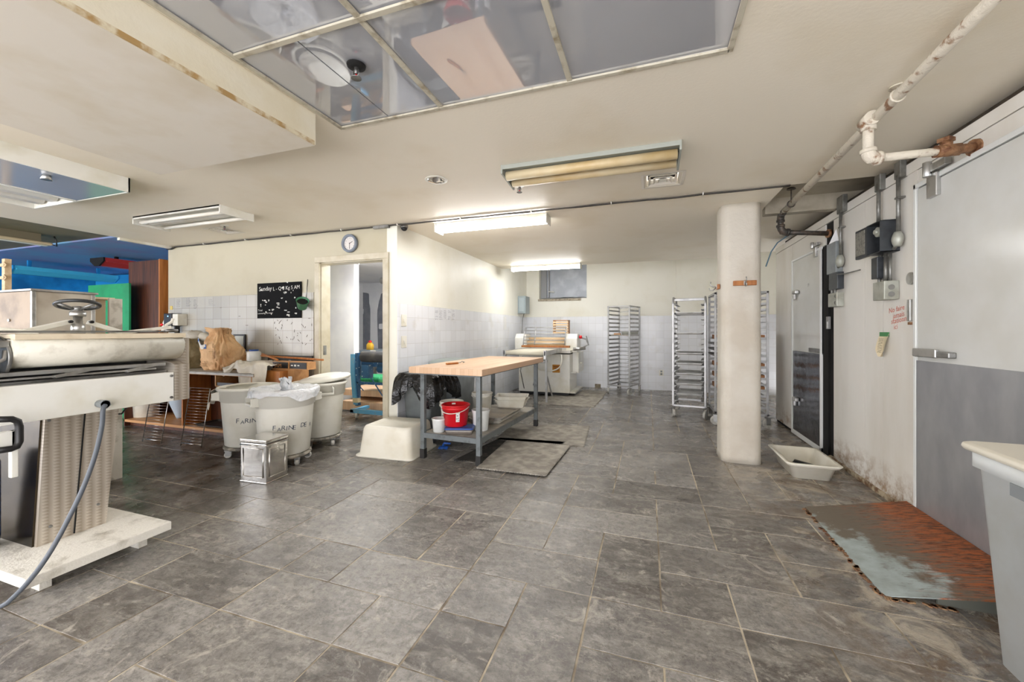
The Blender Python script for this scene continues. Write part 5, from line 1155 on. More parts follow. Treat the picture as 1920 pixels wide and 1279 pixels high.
for k in range(3):
    a0 = k * 1.2 + .3; b.grid(lambda s, q: ((s - .5) * .12 * (1 - .5 * q) + .05 * q * math.cos(a0) + .02 * noise.noise((s * 5, q * 5, k)), .02 * math.sin(s * 6) + .04 * q * math.sin(a0 * 2), q * .13 + .02 * noise.noise((s * 4, q * 3, k + 5))), 8, 8, M=M @ Matrix.Rotation(a0, 4, 'Z'))
tF.part('film_knot', b, plastic_bag)
x, y = -2.766 * H, 2.82 * H
tR = flour_bin('right cream flour bin with its lid resting askew', 'wheeled dolly under the right flour bin', x, y, -.62, None, lid=True)
# cloth over left bin
b = MB(); tl = tL.loc; 
M = Matrix.Translation(tl)
def clothL(s, q):
    a = 2.2 + 2.0 * s; r = .262 + .015 * math.sin(s * 21) + .02 * noise.noise((s * 6, q * 3, 1)) + (.02 if q > .2 else 0) + .03 * q; z = .552 + (0 if q < .15 else 0) - max(0, q - .12) * (.16 + .3 * abs(noise.noise((s * 3.3, 4, 2))) * q)
    if q < .15: r = .19 + q * .5
    return (r * math.cos(a), r * math.sin(a), z + .006 + .004 * noise.noise((s * 9, q * 9, 3)))
cloth_m = mat('off_white_cloth', (224, 218, 206), .9, c2=(206, 198, 182), ns=5, bump=(40, .3))
b.grid(clothL, 36, 16, M=M)
one('cloth', b, cloth_m, 'off-white cloth draped over the left rim of the left flour bin', 'cloth')
# ---- tin canister
pn = onz(499, 909); pl = onz(452, 903); ang = math.atan2(pl.y - pn.y, pl.x - pn.x)
t = Thing('tin_canister', 'square shiny tin canister with hinged lid on the floor before the flour bins', 'canister', (pn.x, pn.y, 0), ang - PI + PI)
w_ = .215 * H; l_ = -.175 * H; hz = .285 * H
t.o.rotation_euler = (0, 0, ang); t.rz = ang
tin = mat('tinplate', (216, 214, 210), .2, 1.0, c2=(188, 184, 176), ns=3, bump=(7, .25, .02))
b = MB(); b.box(0, w_, l_, 0, .004, hz - .03); t.part('body', b, tin, bev=.008)
b = MB(); b.box(-.004, w_ + .004, l_ - .004, .004, hz - .028, hz); t.part('lid', b, tin, bev=.006)
b = MB(); b.box(-.003, w_ + .003, l_ - .003, .003, 0, .012); t.part('base_rim', b, tin, bev=.003)
b = MB(); m_ = .03
for (x0, x1, z0, z1) in ((m_, w_ - m_, .05, hz - .07),):
    b.tube([(x0, .003, z0), (x1, .003, z0), (x1, .003, z1), (x0, .003, z1), (x0, .003, z0)], .004, 6)
    b.tube([(w_ * 0 - .003, -m_, z0), (-.003, l_ + m_, z0), (-.003, l_ + m_, z1), (-.003, -m_, z1), (-.003, -m_, z0)], .004, 6)
b.tube([(0, .004, hz - .045), (w_, .004, hz - .045)], .003, 6); b.tube([(-.004, 0, hz - .045), (-.004, l_, hz - .045)], .003, 6); t.part('embossed_rib', b, tin)

# ================================================================ COUNTER
zc = .613 * H; yf_ = 2.66 * H; xL_, xd, xr_ = -5.21 * H, -4.30 * H, -3.33 * H; yb_ = YW - .02
t = Thing('counter', 'dark plywood counter with open bays and metal edged top against the chalkboard wall', 'counter', (-4.1 * H, yf_, 0))
b = MB(); b.box(xL_, xr_, yf_ - .03, yb_, zc - .035, zc - .006); t.part('countertop', b, wood_mid, True)
b = MB(); b.box(xL_, xr_, yf_ - .034, yf_ - .028, zc - .03, zc - .002).box(xL_, xr_, yf_ - .034, yb_, zc - .006, zc); t.part('metal_cover', b, mat('dull_counter_metal', (170, 166, 158), .5, .2, c2=(140, 134, 124), ns=6), True)
b = MB(); b.box(xL_, xr_, yf_, yb_, .055, .085); t.part('bottom_shelf', b, wood_mid, True)
b = MB(); b.box(xL_, xL_ + .02, yf_, yb_, 0, zc - .035).box(xr_ - .02, xr_, yf_, yb_, 0, zc - .035); t.part('side_panel', b, wood_dark, True)
b = MB(); b.box(xd - .02, xd, yf_, yb_, .085, zc - .035); t.part('divider', b, wood_or, True)
b = MB(); b.box(xL_, xr_, yb_ - .02, yb_, .0, zc - .035); t.part('back_panel', b, wood_dark, True)
b = MB(); b.box(xd + .0, xr_ - .02, yf_ + .32, yf_ + .335, .085, zc - .035); t.part('inner_panel', b, wood_dark, True)
b = MB(); b.box(xL_, xr_, yf_ + .06, yf_ + .08, 0, .055); t.part('toe_board', b, wood_dark, True)
b = MB(); dxa, dxb = onx(0, 0, 0).x if False else ony(408, 720, yf_).x, xr_ - .03; b.box(dxa, dxa + .012, yf_ - .03, yf_ + .4, zc - .16, zc - .036).box(dxb - .012, dxb, yf_ - .03, yf_ + .4, zc - .16, zc - .036).box(dxa, dxb, yf_ - .03, yf_ + .4, zc - .16, zc - .152).box(dxa, dxb, yf_ + .3, yf_ + .31, zc - .16, zc - .05); t.part('drawer', b, wood_mid, True)
b = MB(); b.box(dxa + .02, dxb - .05, yf_ - .02, yf_ - .012, zc - .15, zc - .115); t.part('drawer_label', b, black, True)
t = Thing('drawer_cabinet', 'light orange plywood drawer cabinet at the right end of the counter', 'cabinet', (-3.0 * H, yf_, 0))
cx0, cx1, cyf = xr_ + .005, -3.04 * H, 2.80 * H
b = MB(); b.box(cx0, cx1, cyf, YW - .15, 0.0, .645 * H); t.part('carcass', b, wood_mid, True, bev=.003)
b = MB(); b.box(cx0 + .01, cx0 + .25, cyf - .10, cyf + .01, .51 * H, .635 * H); t.part('drawer', b, wood_or, True, bev=.003)
# things under the counter
P = ony(272, 770, 2.83 * H)
t = bucket('bucket', 'white square-shouldered bucket on the lower shelf under the counter', 'bucket', (P.x, 2.84 * H, .086), .13, .145, .36, white_pl, handle=.03)
P = ony(330, 740, 2.85 * H)
b = MB(); b.lathe([(.05, 0), (.06, .03), (.12, .2), (.125, .3), (.1, .34)], (P.x, 2.9 * H, .086), 24); one('plastic_bag', b, mat('blueish_bag', (170, 184, 196), .4), 'pale blue plastic bag of stuff standing under the counter by the divider', 'bag')
P = ony(400, 800, 2.8 * H); pan('baking_tray', 'black baking tray lying on the bottom shelf right of the divider', Vector((-3.95 * H, 2.66 * H + .17, .087)), .55, .27, .02, mat('black_tray', (50, 48, 46), .5))
# wire cooling racks leaning on the counter front
def wire_rack(lab, u0, v0, u1, v1, htop, wdt_u):
    pass
wire = mat('wire_chrome', (206, 204, 200), .25, .9)
def leaning(lab, ba, bb, h, lean):
    a = Vector(ba); c = Vector(bb); w = (c - a); wl_ = w.length; w.normalize(); up = Vector((w.y * -1, w.x, 0)) * lean + Vector((0, 0, 1)); up.normalize()
    t = Thing('wire_rack', lab, 'cooling rack', ((a + c) / 2))
    b = MB(); r = .0045; a0 = a + Vector((0, 0, .004)); c0_ = c + Vector((0, 0, .004)); b.tube([a0, a0 + up * h, c0_ + up * h, c0_], r, 8); b.tube([a0 + up * .03, c0_ + up * .03], r, 6); t.part('frame', b, wire, True)
    b = MB(); n = 20
    for k in range(1, n): b.tube([a0 + up * h * k / n, c0_ + up * h * k / n], .0016, 5)
    t.part('wires', b, wire, True)
A1, A2 = onz(357, 838), onz(396, 843)
A1 = onz(339, 837); A2 = onz(377, 841)
leaning('chrome wire cooling rack leaning on the dark counter front, right of the other', A1, A2, .60, .16)
A1 = onz(267, 829); A2 = onz(302, 833)
leaning('chrome wire cooling rack leaning on the open counter bay, left of the other', A1, A2, .60, .16)
# ---- things on the counter
def sack(name, lab, cx, cy_, w, l, h, mt, seed, top='crumple', rz=0, n=56, lean=(0, 0), amp=.03):
    b = MB(); loops = []; K = 26
    for k in range(K + 1):
        s = k / K; zz = h * s
        if top == 'crumple': f = (1.0 + .08 * math.sin(s * PI)) if s < .55 else (max(.42, 1.04 - 2.3 * (s - .55) ** 1.15) + max(0, s - .88) * .9)
        else: f = math.sqrt(max(.02, 1 - max(0, (s - .45) / .55) ** 2.2)) * (1 + .05 * math.sin(s * PI))
        if s < .06: f *= .94 + s
        L = []
        for i in range(n):
            a = 2 * PI * i / n; ca, sa = math.cos(a), math.sin(a); e = .62
            x = math.copysign(abs(ca) ** e, ca) * w / 2 * f; y = math.copysign(abs(sa) ** e, sa) * l / 2 * f
            q = noise.noise((ca * 2 + seed, sa * 2, s * 3)) * amp + (.3 - abs(noise.noise((ca * 4, sa * 4 + seed, s * 5)))) * amp * 1.3 + (.25 - abs(noise.noise((ca * 9 + 4, sa * 9 + seed, s * 9)))) * amp * .5 + (.025 * math.sin(a * 5 + seed) * max(0, s - .5) if top == 'crumple' else 0)
            r = math.hypot(x, y) + 1e-6
            L.append((x * (1 + q / r) + lean[0] * s * s, y * (1 + q / r) + lean[1] * s * s, zz + .03 * noise.noise((ca * 2, sa * 2, seed + 7)) * (s ** 2)))
        loops.append(L)
    b.loft(loops); return one(name, b, mt, lab, 'bag', loc=(cx, cy_, zc + .001), rz=rz)
kraft = mat('kraft_paper', (228, 188, 142), .7, c2=(208, 160, 112), ns=5, bump=(14, .7, .03))
khaki = mat('khaki_sack', (170, 158, 126), .8, c2=(146, 134, 104), ns=5, bump=(16, .6, .02))
P = ony(417, 690, 2.83 * H)
sk = sack('flour_bag', 'crumpled brown paper flour bag with open twisted top on the counter', P.x, 2.84 * H, .37, .28, .49, kraft, 2.0, amp=.05, lean=(-.06, 0), n=90)
# printed strokes and blue-white tape on the bag (child, follows the bag front)
def onbag(dx, z, out=.012):
    return (dx, -.155 - out, z)
b = MB(); rnd = random.Random(6)
for r in range(5):
    for c in range(7):
        if rnd.random() < .8: b.cb((-.16 + c * .022 + .01 * rnd.random(), -.168, .05 + r * .014), (.014, .002, .004))
for r in range(14): b.cb((.075, -.172, .14 + r * .013), (.01, .002, .007)); b.cb((.10, -.170, .15 + r * .011), (.007, .002, .006))
for c in range(8): b.cb((.01 + c * .016, -.172, .22), (.01, .002, .003))
me = mkmesh('bag_print', b, mat('brown_print', (120, 84, 50), .8)); o = bpy.data.objects.new('bag_print', me); C.objects.link(o); o.parent = sk
b = MB(); b.grid(lambda s, q: (-.17 + .14 * s, -.176 - .02 * math.sin(PI * s), .33 - .10 * s + .05 * q + .02 * math.sin(8 * s)), 14, 4)
me = mkmesh('torn_label', b, mat('torn_label', (222, 220, 214), .6, c2=(40, 90, 160), ns=16, lo=.5, hi=.54)); o = bpy.data.objects.new('torn_label', me); C.objects.link(o); o.parent = sk
P = ony(356, 660, 2.85 * H); sack('flour_sack', 'khaki woven sack slumped between the brown paper bag and the moulding machine', P.x, 2.86 * H, .22, .26, .36, khaki, 5.0, top='crumple')
b = MB(); P = ony(352, 628, 2.9 * H); b.loft([[(P.x + (.19 * f) * math.cos(a), 2.95 * H + .12 * f * math.sin(a), z + .015 * noise.noise((math.cos(a) * 3, math.sin(a) * 3, z * 9))) for a in [2 * PI * i / 28 for i in range(28)]] for f, z in ((.8, P.z - .10), (1, P.z - .04), (.92, P.z + .01), (.6, P.z + .045), (.2, P.z + .055))]); one('grey_bag', b, mat('limp_grey_bag', (190, 184, 172), .7, bump=(20, .6, .02)), 'limp grey bag lying on top of the khaki sack', 'bag')
b = MB(); b.loft([rrect(.3, .22, .04, zc + .001, 4, P.x - .05, 2.98 * H), rrect(.26, .18, .04, P.z - .09, 4, P.x - .05, 2.98 * H)]); one('cardboard_box', b, wood_pale, 'pale box on the counter behind the sacks', 'box')
b = MB(); P = ony(385, 632, 2.97 * H); b.tube([(P.x - .12, 2.96 * H, P.z), (P.x, 2.96 * H, P.z - .0), (P.x + .15, 2.96 * H, P.z - .03)], [.05, .06, .03], 12); b.tube([(P.x - .1, 2.97 * H, P.z - .05), (P.x + .05, 2.97 * H, zc + .05)], .06, 10); one('rolled_cloth', b, mat('rolled_linen', (200, 194, 180), .9), 'rolled grey-white linen behind the brown paper bag', 'cloth')
def jar(lab, u, v, r, h, y):
    P = ony(u, v, y); t = Thing('plastic_jar', lab, 'jar', (P.x, y, zc + .002 + jz))
    b = MB(); b.lathe([(r * .9, 0), (r, .01), (r, h * .75), (r * .85, h * .86), (r * .62, h * .9)], n=26); t.part('body', b, clear)
    b = MB(); b.lathe([(r * .66, h * .88), (r * .66, h), (r * .6, h + .003)], n=26); t.part('lid', b, blue_pl)
jz = .105
b = MB(); P0 = ony(484, 680, 2.93 * H); b.loft([rrect(.42, .16, .03, zc + .002, 4, P0.x, 2.93 * H), rrect(.44, .18, .03, zc + .10, 4, P0.x, 2.93 * H), rrect(.47, .21, .03, zc + .104, 4, P0.x, 2.93 * H)]); one('lidded_tub', b, white_pl, 'low white lidded tub on the counter carrying the jars', 'tub', bev=.003)
jar('clear jar with blue lid, in front on the white tub', 476, 660, .075, .13, 2.92 * H)
jar('clear jar with blue lid standing behind the brown paper bag', 456, 660, .06, .12, 2.98 * H)
P = ony(470, 655, 3.04 * H); b = MB(); b.lathe([(.11, 0), (.12, .03), (.12, .17)], (P.x, 3.03 * H - .02, zc + .002 + .0), 28); one('wicker_basket', b, wood_mid, 'low round tan basket behind the jars', 'basket')
P = ony(447, 640, YW - .05); t = Thing('picture_frame', 'small dark picture frame standing against the tiles behind the brown bag', 'frame', (P.x, YW - .05, zc))
b = MB(); q0, q1 = ony(434, 627, YW - .05), ony(456, 655, YW - .05); zb_ = q1.z - .1
b.box(q0.x, q1.x, YW - .03, YW - .012, zc + .002, q0.z); t.part('frame', b, black, True, bev=.004)
b = MB(); b.box(q0.x + .02, q1.x - .02, YW - .034, YW - .03, zc + .04, q0.z - .02); t.part('picture', b, mat('pale_print', (196, 200, 192), .5), True)
# small dark boxes with gold lettering
for k, (u0, u1, v0, v1, txt, lab) in enumerate(((511, 541, 675, 693, 'JAM', 'small black box lettered JAM beside the draped cloth'), (543, 576, 676, 692, '', 'small black slotted box right of the lettered one'))):
    y = 2.80 * H; a, c = ony(u0, v0, y), ony(u1, v1, y); zb_ = .646 * H
    t = Thing('small_box', lab, 'box', ((a.x + c.x) / 2, y, zb_)); hh = .085
    b = MB(); b.box(a.x, c.x, y, y + .12, zb_, zb_ + hh); t.part('body', b, wood_mid, True, bev=.002)
    b = MB(); b.box(a.x + .008, c.x - .008, y - .004, y, zb_ + .01, zb_ + hh - .008); t.part('front', b, black, True)
    b = MB()
    if txt: b.text(txt, .06, lambda px, py: (a.x + .035 + px, y - .006, zb_ + .02 + py)); t.part('lettering', b, wood_mid, True)
    else:
        for i in range(3): b.cb((a.x + .04 + i * .045, y - .006, zb_ + .045), (.025, .003, .012 + .008 * (i % 2)))
        t.part('slot', b, white_pl, True)
y = 3.04 * H; a, c = ony(500, 666, y), ony(583, 690, y); b = MB(); b.box(a.x, c.x, YW - .045, YW - .025, zc + .02, a.z); one('dark_board', b, mat('charcoal_board', (66, 64, 62), .6), 'long charcoal board leaning on the tiles at the right end of the counter', 'board')
b = MB(); a = ony(490, 667, 2.9 * H); c = ony(606, 675, 2.88 * H); b.tube([a, c], .011, 10); one('wooden_rod', b, wood_or, 'long thin wooden rod lying on the small boxes and pointing at the doorway', 'rod')
b = MB(); a = ony(492, 664, 2.95 * H); c = ony(520, 675, 2.78 * H); b.tube([a, c], .012, 10); one('wooden_rod', b, wood_or, 'short wooden rod crossing the long one beside the jars', 'rod')
# draped cloth on the drawer cabinet
def drape(s, q):
    x = ony(447, 690, 2.8 * H).x + s * .62; y0 = 2.95 * H - q * .55
    top = .655 * H if s > .35 else zc + .02 + (.655 * H - zc) * max(0, (s - .1) / .25)
    z = top + .035 + .04 * noise.noise((s * 6, q * 6, 1)) + .02 * math.sin(s * 14 + q * 5) * .8 + .03 * (.4 - abs(noise.noise((s * 9, q * 9, 7))))
    y = max(y0, 2.70 * H - .035)
    if y0 < 2.70 * H - .035: z -= (2.70 * H - .035 - y0) * (1.1 if s > .45 else .35); y -= .02 * math.sin(s * 18) + .02
    return (x + .03 * noise.noise((q * 4, s * 3, 5)), y, z)
b = MB(); b.grid(drape, 44, 34); o = one('apron', b, cloth_m, 'crumpled off-white apron draped over the drawer cabinet front', 'cloth'); o.modifiers.new('s', 'SOLIDIFY').thickness = .004

# ================================================================ WALL ITEMS ON THE CHALKBOARD WALL
yw = YW - .0085
p, q = ony(484, 533, yw), ony(566, 596, yw)
t = Thing('chalkboard', 'black chalkboard with chalk writing and peeling white remnants on the tiled wall', 'chalkboard', ((p.x + q.x) / 2, yw, q.z))
zA, zB = p.z, q.z; zA2 = ony(566, 527, yw).z
b = MB(); b.box(p.x, q.x, yw - .012, yw, zB, (zA + zA2) / 2); cbm = mat('chalkboard_black', (10, 11, 12), .8, c2=(18, 19, 21), ns=4); cbm.node_tree.nodes['Principled BSDF'].inputs['Specular IOR Level'].default_value = .2; t.part('board', b, cbm, True)
chalk = mat('chalk', (220, 220, 214), .9); b = MB()
for s, sz, dx, dz in (('Sunday', .075, .03, .09), ('L - Q 8 Kg 5 AM', .062, .26, .09), ('Total', .035, .015, .34), ('commandes a la maison', .026, .01, .375)):
    b.text(s, sz, lambda x, y: (p.x + dx + x, yw - .0135, zA - dz + y + x * .03))
t.part('chalk_writing', b, chalk, True)
b = MB(); rnd = random.Random(21)
for k in range(34):
    cx = p.x + .05 + rnd.random() * (q.x - p.x - .1); cz = zB + .03 + (rnd.random() * .24 if k < 26 else .24 + rnd.random() * .16); pts = []
    sx, sz = rnd.uniform(.006, .03), rnd.uniform(.005, .014)
    for i in range(9):
        a = 2 * PI * i / 9; r = rnd.uniform(.5, 1.2); pts.append((cx + sx * r * math.cos(a), yw - .0128, cz + sz * r * math.sin(a)))
    b.prism(pts, (0, -.001, 0))
t.part('paper_remnant', b, chalk, True)
P = ony(567, 570, yw - .08); t = Thing('hanging_bucket', 'small green enamel bucket tilted and hanging from a stick beside the chalkboard', 'bucket', P)
M = Matrix.Translation((0, 0, 0)) @ Matrix.Rotation(math.radians(38), 4, Vector((0, 1, 0))) @ Matrix.Rotation(math.radians(28), 4, 'X')
b = MB(); b.lathe([(.045, -.06), (.05, -.055), (.066, .05), (.07, .052), (.062, .05), (.047, -.05)], n=28, M=M); t.part('body', b, mat('green_enamel', (60, 130, 92), .4, c2=(180, 190, 150), ns=7, lo=.6, hi=.7))
b = MB(); b.lathe([(.06, .03), (.001, .031)], n=24, M=M, c0=False); t.part('inside', b, gap)
a = ony(577, 524, yw - .02); b = MB(); b.tube([(a.x - P.x, a.y - P.y, a.z - P.z), (.02, .03, .02)], .006, 8); t.part('stick', b, steel_d)
# scratches under the board
b = MB(); rnd = random.Random(31)
for k in range(34):
    u = rnd.uniform(514, 585); v = rnd.uniform(600, 646); c = ony(u, v, yw); a = rnd.uniform(-1, 1) + PI / 2; l = rnd.uniform(.012, .034)
    b.bar((c.x - l * math.cos(a) / 2, yw - .001, c.z - l * math.sin(a) / 2), (c.x + l * math.cos(a) / 2, yw - .001, c.z + l * math.sin(a) / 2), .002, .004)
for (u, v, l) in ((463, 610, .04), (449, 593, .03), (414, 577, .03), (580, 597, .03)):
    c = ony(u, v, yw); b.bar((c.x - l / 2, yw - .001, c.z), (c.x + l / 2, yw - .001, c.z), .002, .006)
one('wall_scuffs', b, mat('dark_scuff', (88, 78, 70), .9), 'many short dark scratches on the tiles under the chalkboard', 'marks')
b = MB(); rnd = random.Random(12)
for (u0, v0, n, wd_) in ((331, 562, 6, .10), (349, 561, 6, .12), (363, 563, 5, .05), (391, 562, 5, .12), (363, 571, 4, .09)):
    for r in range(n):
        c = ony(u0, v0 + r * 2.6, yw); L_ = wd_ * rnd.uniform(.5, 1); b.tube([(c.x + i * L_ / 8, yw - .001, c.z + rnd.uniform(-.003, .003)) for i in range(9)], .0014, 4)
one('wall_notes', b, mat('pen_note', (120, 120, 124), .8), 'small handwritten notes on the tiles above the soap dispenser', 'writing')
# clock
P = ony(658, 457, YW - .001); t = Thing('wall_clock', 'round grey wall clock above the doorway showing half past two', 'clock', (P.x, YW - .001, P.z)); t.o.rotation_euler = (PI / 2, 0, 0); t.rz = 0
b = MB(); b.lathe([(.10, 0), (.105, .02), (.10, .04), (.078, .035), (.074, .02)], n=40, c1=False); t.part('rim', b, mat('clock_grey', (120, 128, 140), .4))
b = MB(); b.lathe([(.078, .001), (.078, .02)], n=40); t.part('face', b, mat('clock_face', (214, 210, 206), .5))
b = MB(); b.bar((0, 0, .023), (.04, .018, .023), .002, .006); b.bar((0, 0, .024), (0, -.062, .024), .002, .004); b.lathe([(.005, .02), (.005, .026)], n=10); t.part('hands', b, black)
b = MB()
for k in range(12): s_ = str(k if k else 12); a = PI / 2 - 2 * PI * k / 12; b.text(s_, .016, lambda x, y: (.06 * math.cos(a) + x - .005, .06 * math.sin(a) + y - .006, .021))
t.part('numerals', b, black)
# soap / towel dispenser
p, q = ony(319, 588, yw - .05), ony(344, 612, yw - .05)
t = Thing('soap_dispenser', 'black and white wall dispenser with small blue light, left end of the tiled wall', 'dispenser', ((p.x + q.x) / 2, yw, q.z))
xm = p.x + (q.x - p.x) * .6
b = MB(); b.box(p.x, xm, yw - .13, yw, q.z, p.z); t.part('front', b, black, True, bev=.01)
b = MB(); b.box(xm, q.x, yw - .12, yw, q.z + .01, p.z - .01); t.part('side', b, white_pl, True, bev=.008)
b = MB(); c = Vector(((p.x + xm) / 2 + .01, yw - .131, p.z - .04)); b.cb(c, (.014, .004, .014)); t.part('indicator', b, emis('blue_indicator', (130, 190, 255), 3), True)
b = MB(); b.box(xm - .03, xm - .01, yw - .08, yw - .02, q.z - .12, q.z); t.part('nozzle', b, black, True)
p = ony(322, 578, yw); b = MB(); b.box(p.x - .03, p.x + .02, yw - .004, yw, p.z - .02, p.z + .03); one('sticky_note', b, mat('yellow_note', (206, 184, 104), .7), 'small yellow note stuck above the dispenser', 'note')
p = ony(313, 615, yw); b = MB(); b.prism([(p.x - .04, yw - .05, p.z - .05), (p.x + .05, yw - .05, p.z - .05), (p.x + .05, yw - .05, p.z + .15), (p.x + .0, yw - .05, p.z + .08)], (0, .03, 0)); one('plastic_scraper', b, white_pl, 'white plastic scraper hanging beside the dispenser', 'scraper')
# ================================================================ MOULDING MACHINE (left foreground), plans in units of H
t = Thing('dough_moulder', 'large white dough moulding machine with steel pedestal and handwheel at the left', 'dough machine', (-2.6 * H, 1.03 * H, 0))
def hp(name, b, mt, **k): return t.part(name, b, mt, True, **k)
floury = mat('floury_enamel', (226, 222, 208), .5, c2=(190, 184, 168), ns=11, lo=.5, hi=.7, bump=(50, .2))
plate_m = mat('floury_base_plate', (226, 222, 212), .7, c2=(176, 170, 156), ns=9, lo=.52, hi=.72, bump=(80, .3))
b = MB(H); b.box(-3.2, -2.13, .80, 1.27, .062, .10); hp('base_plate', b, plate_m, bev=.004)
for (x, y) in ((-2.24, .885), (-2.24, 1.2), (-3.1, .885), (-3.1, 1.2)):
    b = MB(H); b.box(x - .03, x + .03, y - .018, y + .018, 0.0, .064); hp('foot', b, plate_m, bev=.003)
def slab(x0, x1, y0, y1, Y0, Y1, z0, z1): return [[(x0, y0, z0), (x1, y0, z0), (x1, y1, z0), (x0, y1, z0)], [(x0, Y0, z1), (x1, Y0, z1), (x1, Y1, z1), (x0, Y1, z1)]]
b = MB(H); b.loft(slab(-2.95, -2.402, .935, 1.16, .963, 1.215, .10, .70), smooth=False); hp('pedestal', b, eng)
b = MB(H); b.loft(slab(-2.41, -2.397, 1.047, 1.051, 1.088, 1.092, .105, .70), smooth=False); hp('pedestal_seam', b, gap)
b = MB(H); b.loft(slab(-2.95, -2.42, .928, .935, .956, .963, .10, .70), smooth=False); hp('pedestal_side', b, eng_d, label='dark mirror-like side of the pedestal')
b = MB(H)
for k in range(6): b.lathe([(.006, 0), (.006, .004)], (0, 0, 0), 8, Matrix.Translation((-2.40, [.97, 1.02, 1.065, 1.14, .975, 1.13][k], [.62, .64, .645, .66, .17, .2][k])) @ Matrix.Rotation(PI / 2, 4, 'Y'))
hp('screw', b, steel_d)
b = MB(H); b.box(-3.2, -2.145, .45, 1.262, .68, .80); hp('housing', b, white_en, bev=.004)
b = MB(H); b.box(-2.142, -2.10, .45, 1.262, .672, .806); o_side = hp('side_panel', b, white_en, bev=.003)
b = MB(H)
for (y, z) in ((1.25, .69), (1.25, .79)): b.lathe([(.006, 0), (.006, .006)], (0, 0, 0), 8, Matrix.Translation((-2.10, y, z)) @ Matrix.Rotation(PI / 2, 4, 'Y'))
hp('bolt', b, steel_d)
b = MB(H); b.prism([(-2.10, 1.264, .672), (-2.10, 1.264, .84), (-2.135, 1.264, .852), (-2.22, 1.264, .862), (-2.22, 1.264, .96), (-3.0, 1.264, .96), (-3.0, 1.264, .672)], (0, .064, 0)); hp('cheek_plate', b, eng)
b = MB(H); b.prism([(-2.105, 1.312, .672), (-2.105, 1.312, .965), (-3.0, 1.312, .965), (-3.0, 1.312, .672)], (0, .018, 0)); hp('cheek_plate', b, eng)
prof = [(-2.3, .972), (-2.13, .972), (-2.108, .965), (-2.10, .945), (-2.102, .92), (-2.112, .897), (-2.132, .877), (-2.16, .865), (-2.2, .860), (-2.3, .858)]
b = MB(H); b.loft([[(x, y, z) for x, z in prof] for y in (.764, 1.31)]); hp('roller_cover', b, floury)
b = MB(H); b.box(-2.3, -2.098, .764, 1.312, .967, .988); hp('top_strip', b, mat('cream_board', (230, 216, 190), .6, c2=(216, 200, 172), ns=12), bev=.002)
b = MB(H); b.box(-2.32, -2.14, .55, 1.30, .992, 1.0); b.lathe([(.008, 0), (.008, .05)], (0, 0, 0), 10, Matrix.Translation((-2.14, 1.25, 1.0)) @ Matrix.Rotation(-PI / 2, 4, 'X')); hp('top_rail', b, steel_d)
b = MB(H); b.box(-3.1, -2.32, .5, 1.3, .94, .985); hp('deck', b, floury, bev=.003)
b = MB(H); b.box(-2.16, -2.12, .45, 1.24, .838, .852).box(-2.14, -2.115, .45, 1.20, .824, .831); hp('guide_rail', b, steel, bev=.002)
b = MB(H); b.box(-2.6, -2.15, .45, 1.262, .80, .815); hp('tray', b, steel_d)
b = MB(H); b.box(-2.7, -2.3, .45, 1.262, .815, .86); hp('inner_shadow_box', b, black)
for y_ in (.98, 1.2):
    b = MB(H); b.bar((-2.13, y_, .845), (-2.12, y_ - .11, .826), .02, .012); hp('linkage', b, steel)
# end of the roller with its bracket
for y in (.70, .752):
    b = MB(H); b.loft([[(-2.2 + .095 * math.cos(a), y + dy, .905 + .075 * math.sin(a)) for a in [2 * PI * i / 26 for i in range(26)]] for dy in (0, .01)]); hp('end_bracket', b, steel_d)
M = Matrix.Translation((-2.18, .60, .91)) @ Matrix.Rotation(-PI / 2, 4, 'X')
b = MB(H); b.lathe([(.045, 0), (.05, .01), (.05, .09), (.03, .1), (.03, .12)], (0, 0, 0), 24, M); hp('roller_end', b, steel)
b = MB(H); b.tube([(-2.1, .45, .86), (-2.1, .6, .857), (-2.11, .70, .868), (-2.115, .745, .90), (-2.12, .75, .93)], .007, 8); hp('guard_rod', b, steel)
b = MB(H); b.box(-2.5, -2.12, .45, .76, .94, .965); hp('end_cover', b, steel, bev=.004)
# spindle and wheel
wx, wy = -2.6, 1.15
b = MB(H); b.lathe([(.026, .98), (.024, 1.03), (.017, 1.035), (.017, 1.075)], (wx, wy, 0), 18); hp('spindle', b, steel)
b = MB(H); b.lathe([(.027, 1.068), (.029, 1.074), (.029, 1.092), (.018, 1.096)], (wx, wy, 0), 20); hp('collar', b, steel)
WT = Matrix.Translation((wx, wy, 1.118)) @ Matrix.Rotation(math.radians(-14), 4, Vector((.405, .915, 0))) @ Matrix.Translation((-wx, -wy, -1.118))
b = MB(H); b.tube([(wx + .073 * math.cos(a), wy + .073 * math.sin(a), 1.124) for a in [2 * PI * i / 36 for i in range(37)]], .0085, 10, caps=False, M=WT); whl = hp('handwheel', b, mat('wheel_grey', (60, 62, 64), .3, .3))
b = MB(H); b.lathe([(.02, 1.092), (.02, 1.115), (.012, 1.118)], (wx, wy, 0), 16)
for k in range(3): a = .5 + 2 * PI * k / 3; b.tube([(wx + .015 * math.cos(a), wy + .015 * math.sin(a), 1.102), (wx + .07 * math.cos(a), wy + .07 * math.sin(a), 1.122)], .007, 8, M=WT)
t.part('spoke', b, steel_d, True, parent=whl)
b = MB(H); b.bar((wx, wy - .03, 1.042), (wx + .02, wy - .20, .99), .03, .02); b.bar((wx, wy + .035, 1.042), (wx + .02, wy + .16, .99), .03, .02); b.bar((wx - .05, .80, 1.02), (wx + .05, 1.0, .99), .02, .02); hp('support_arm', b, white_en, bev=.003)
b = MB(H)
for dy in (-.035, .04): b.lathe([(.007, 0), (.007, .02)], (0, 0, 0), 10, Matrix.Translation((wx + .01, wy + dy, 1.042)) @ Matrix.Rotation(PI / 2, 4, 'Y'))
hp('pivot_bolt', b, black)
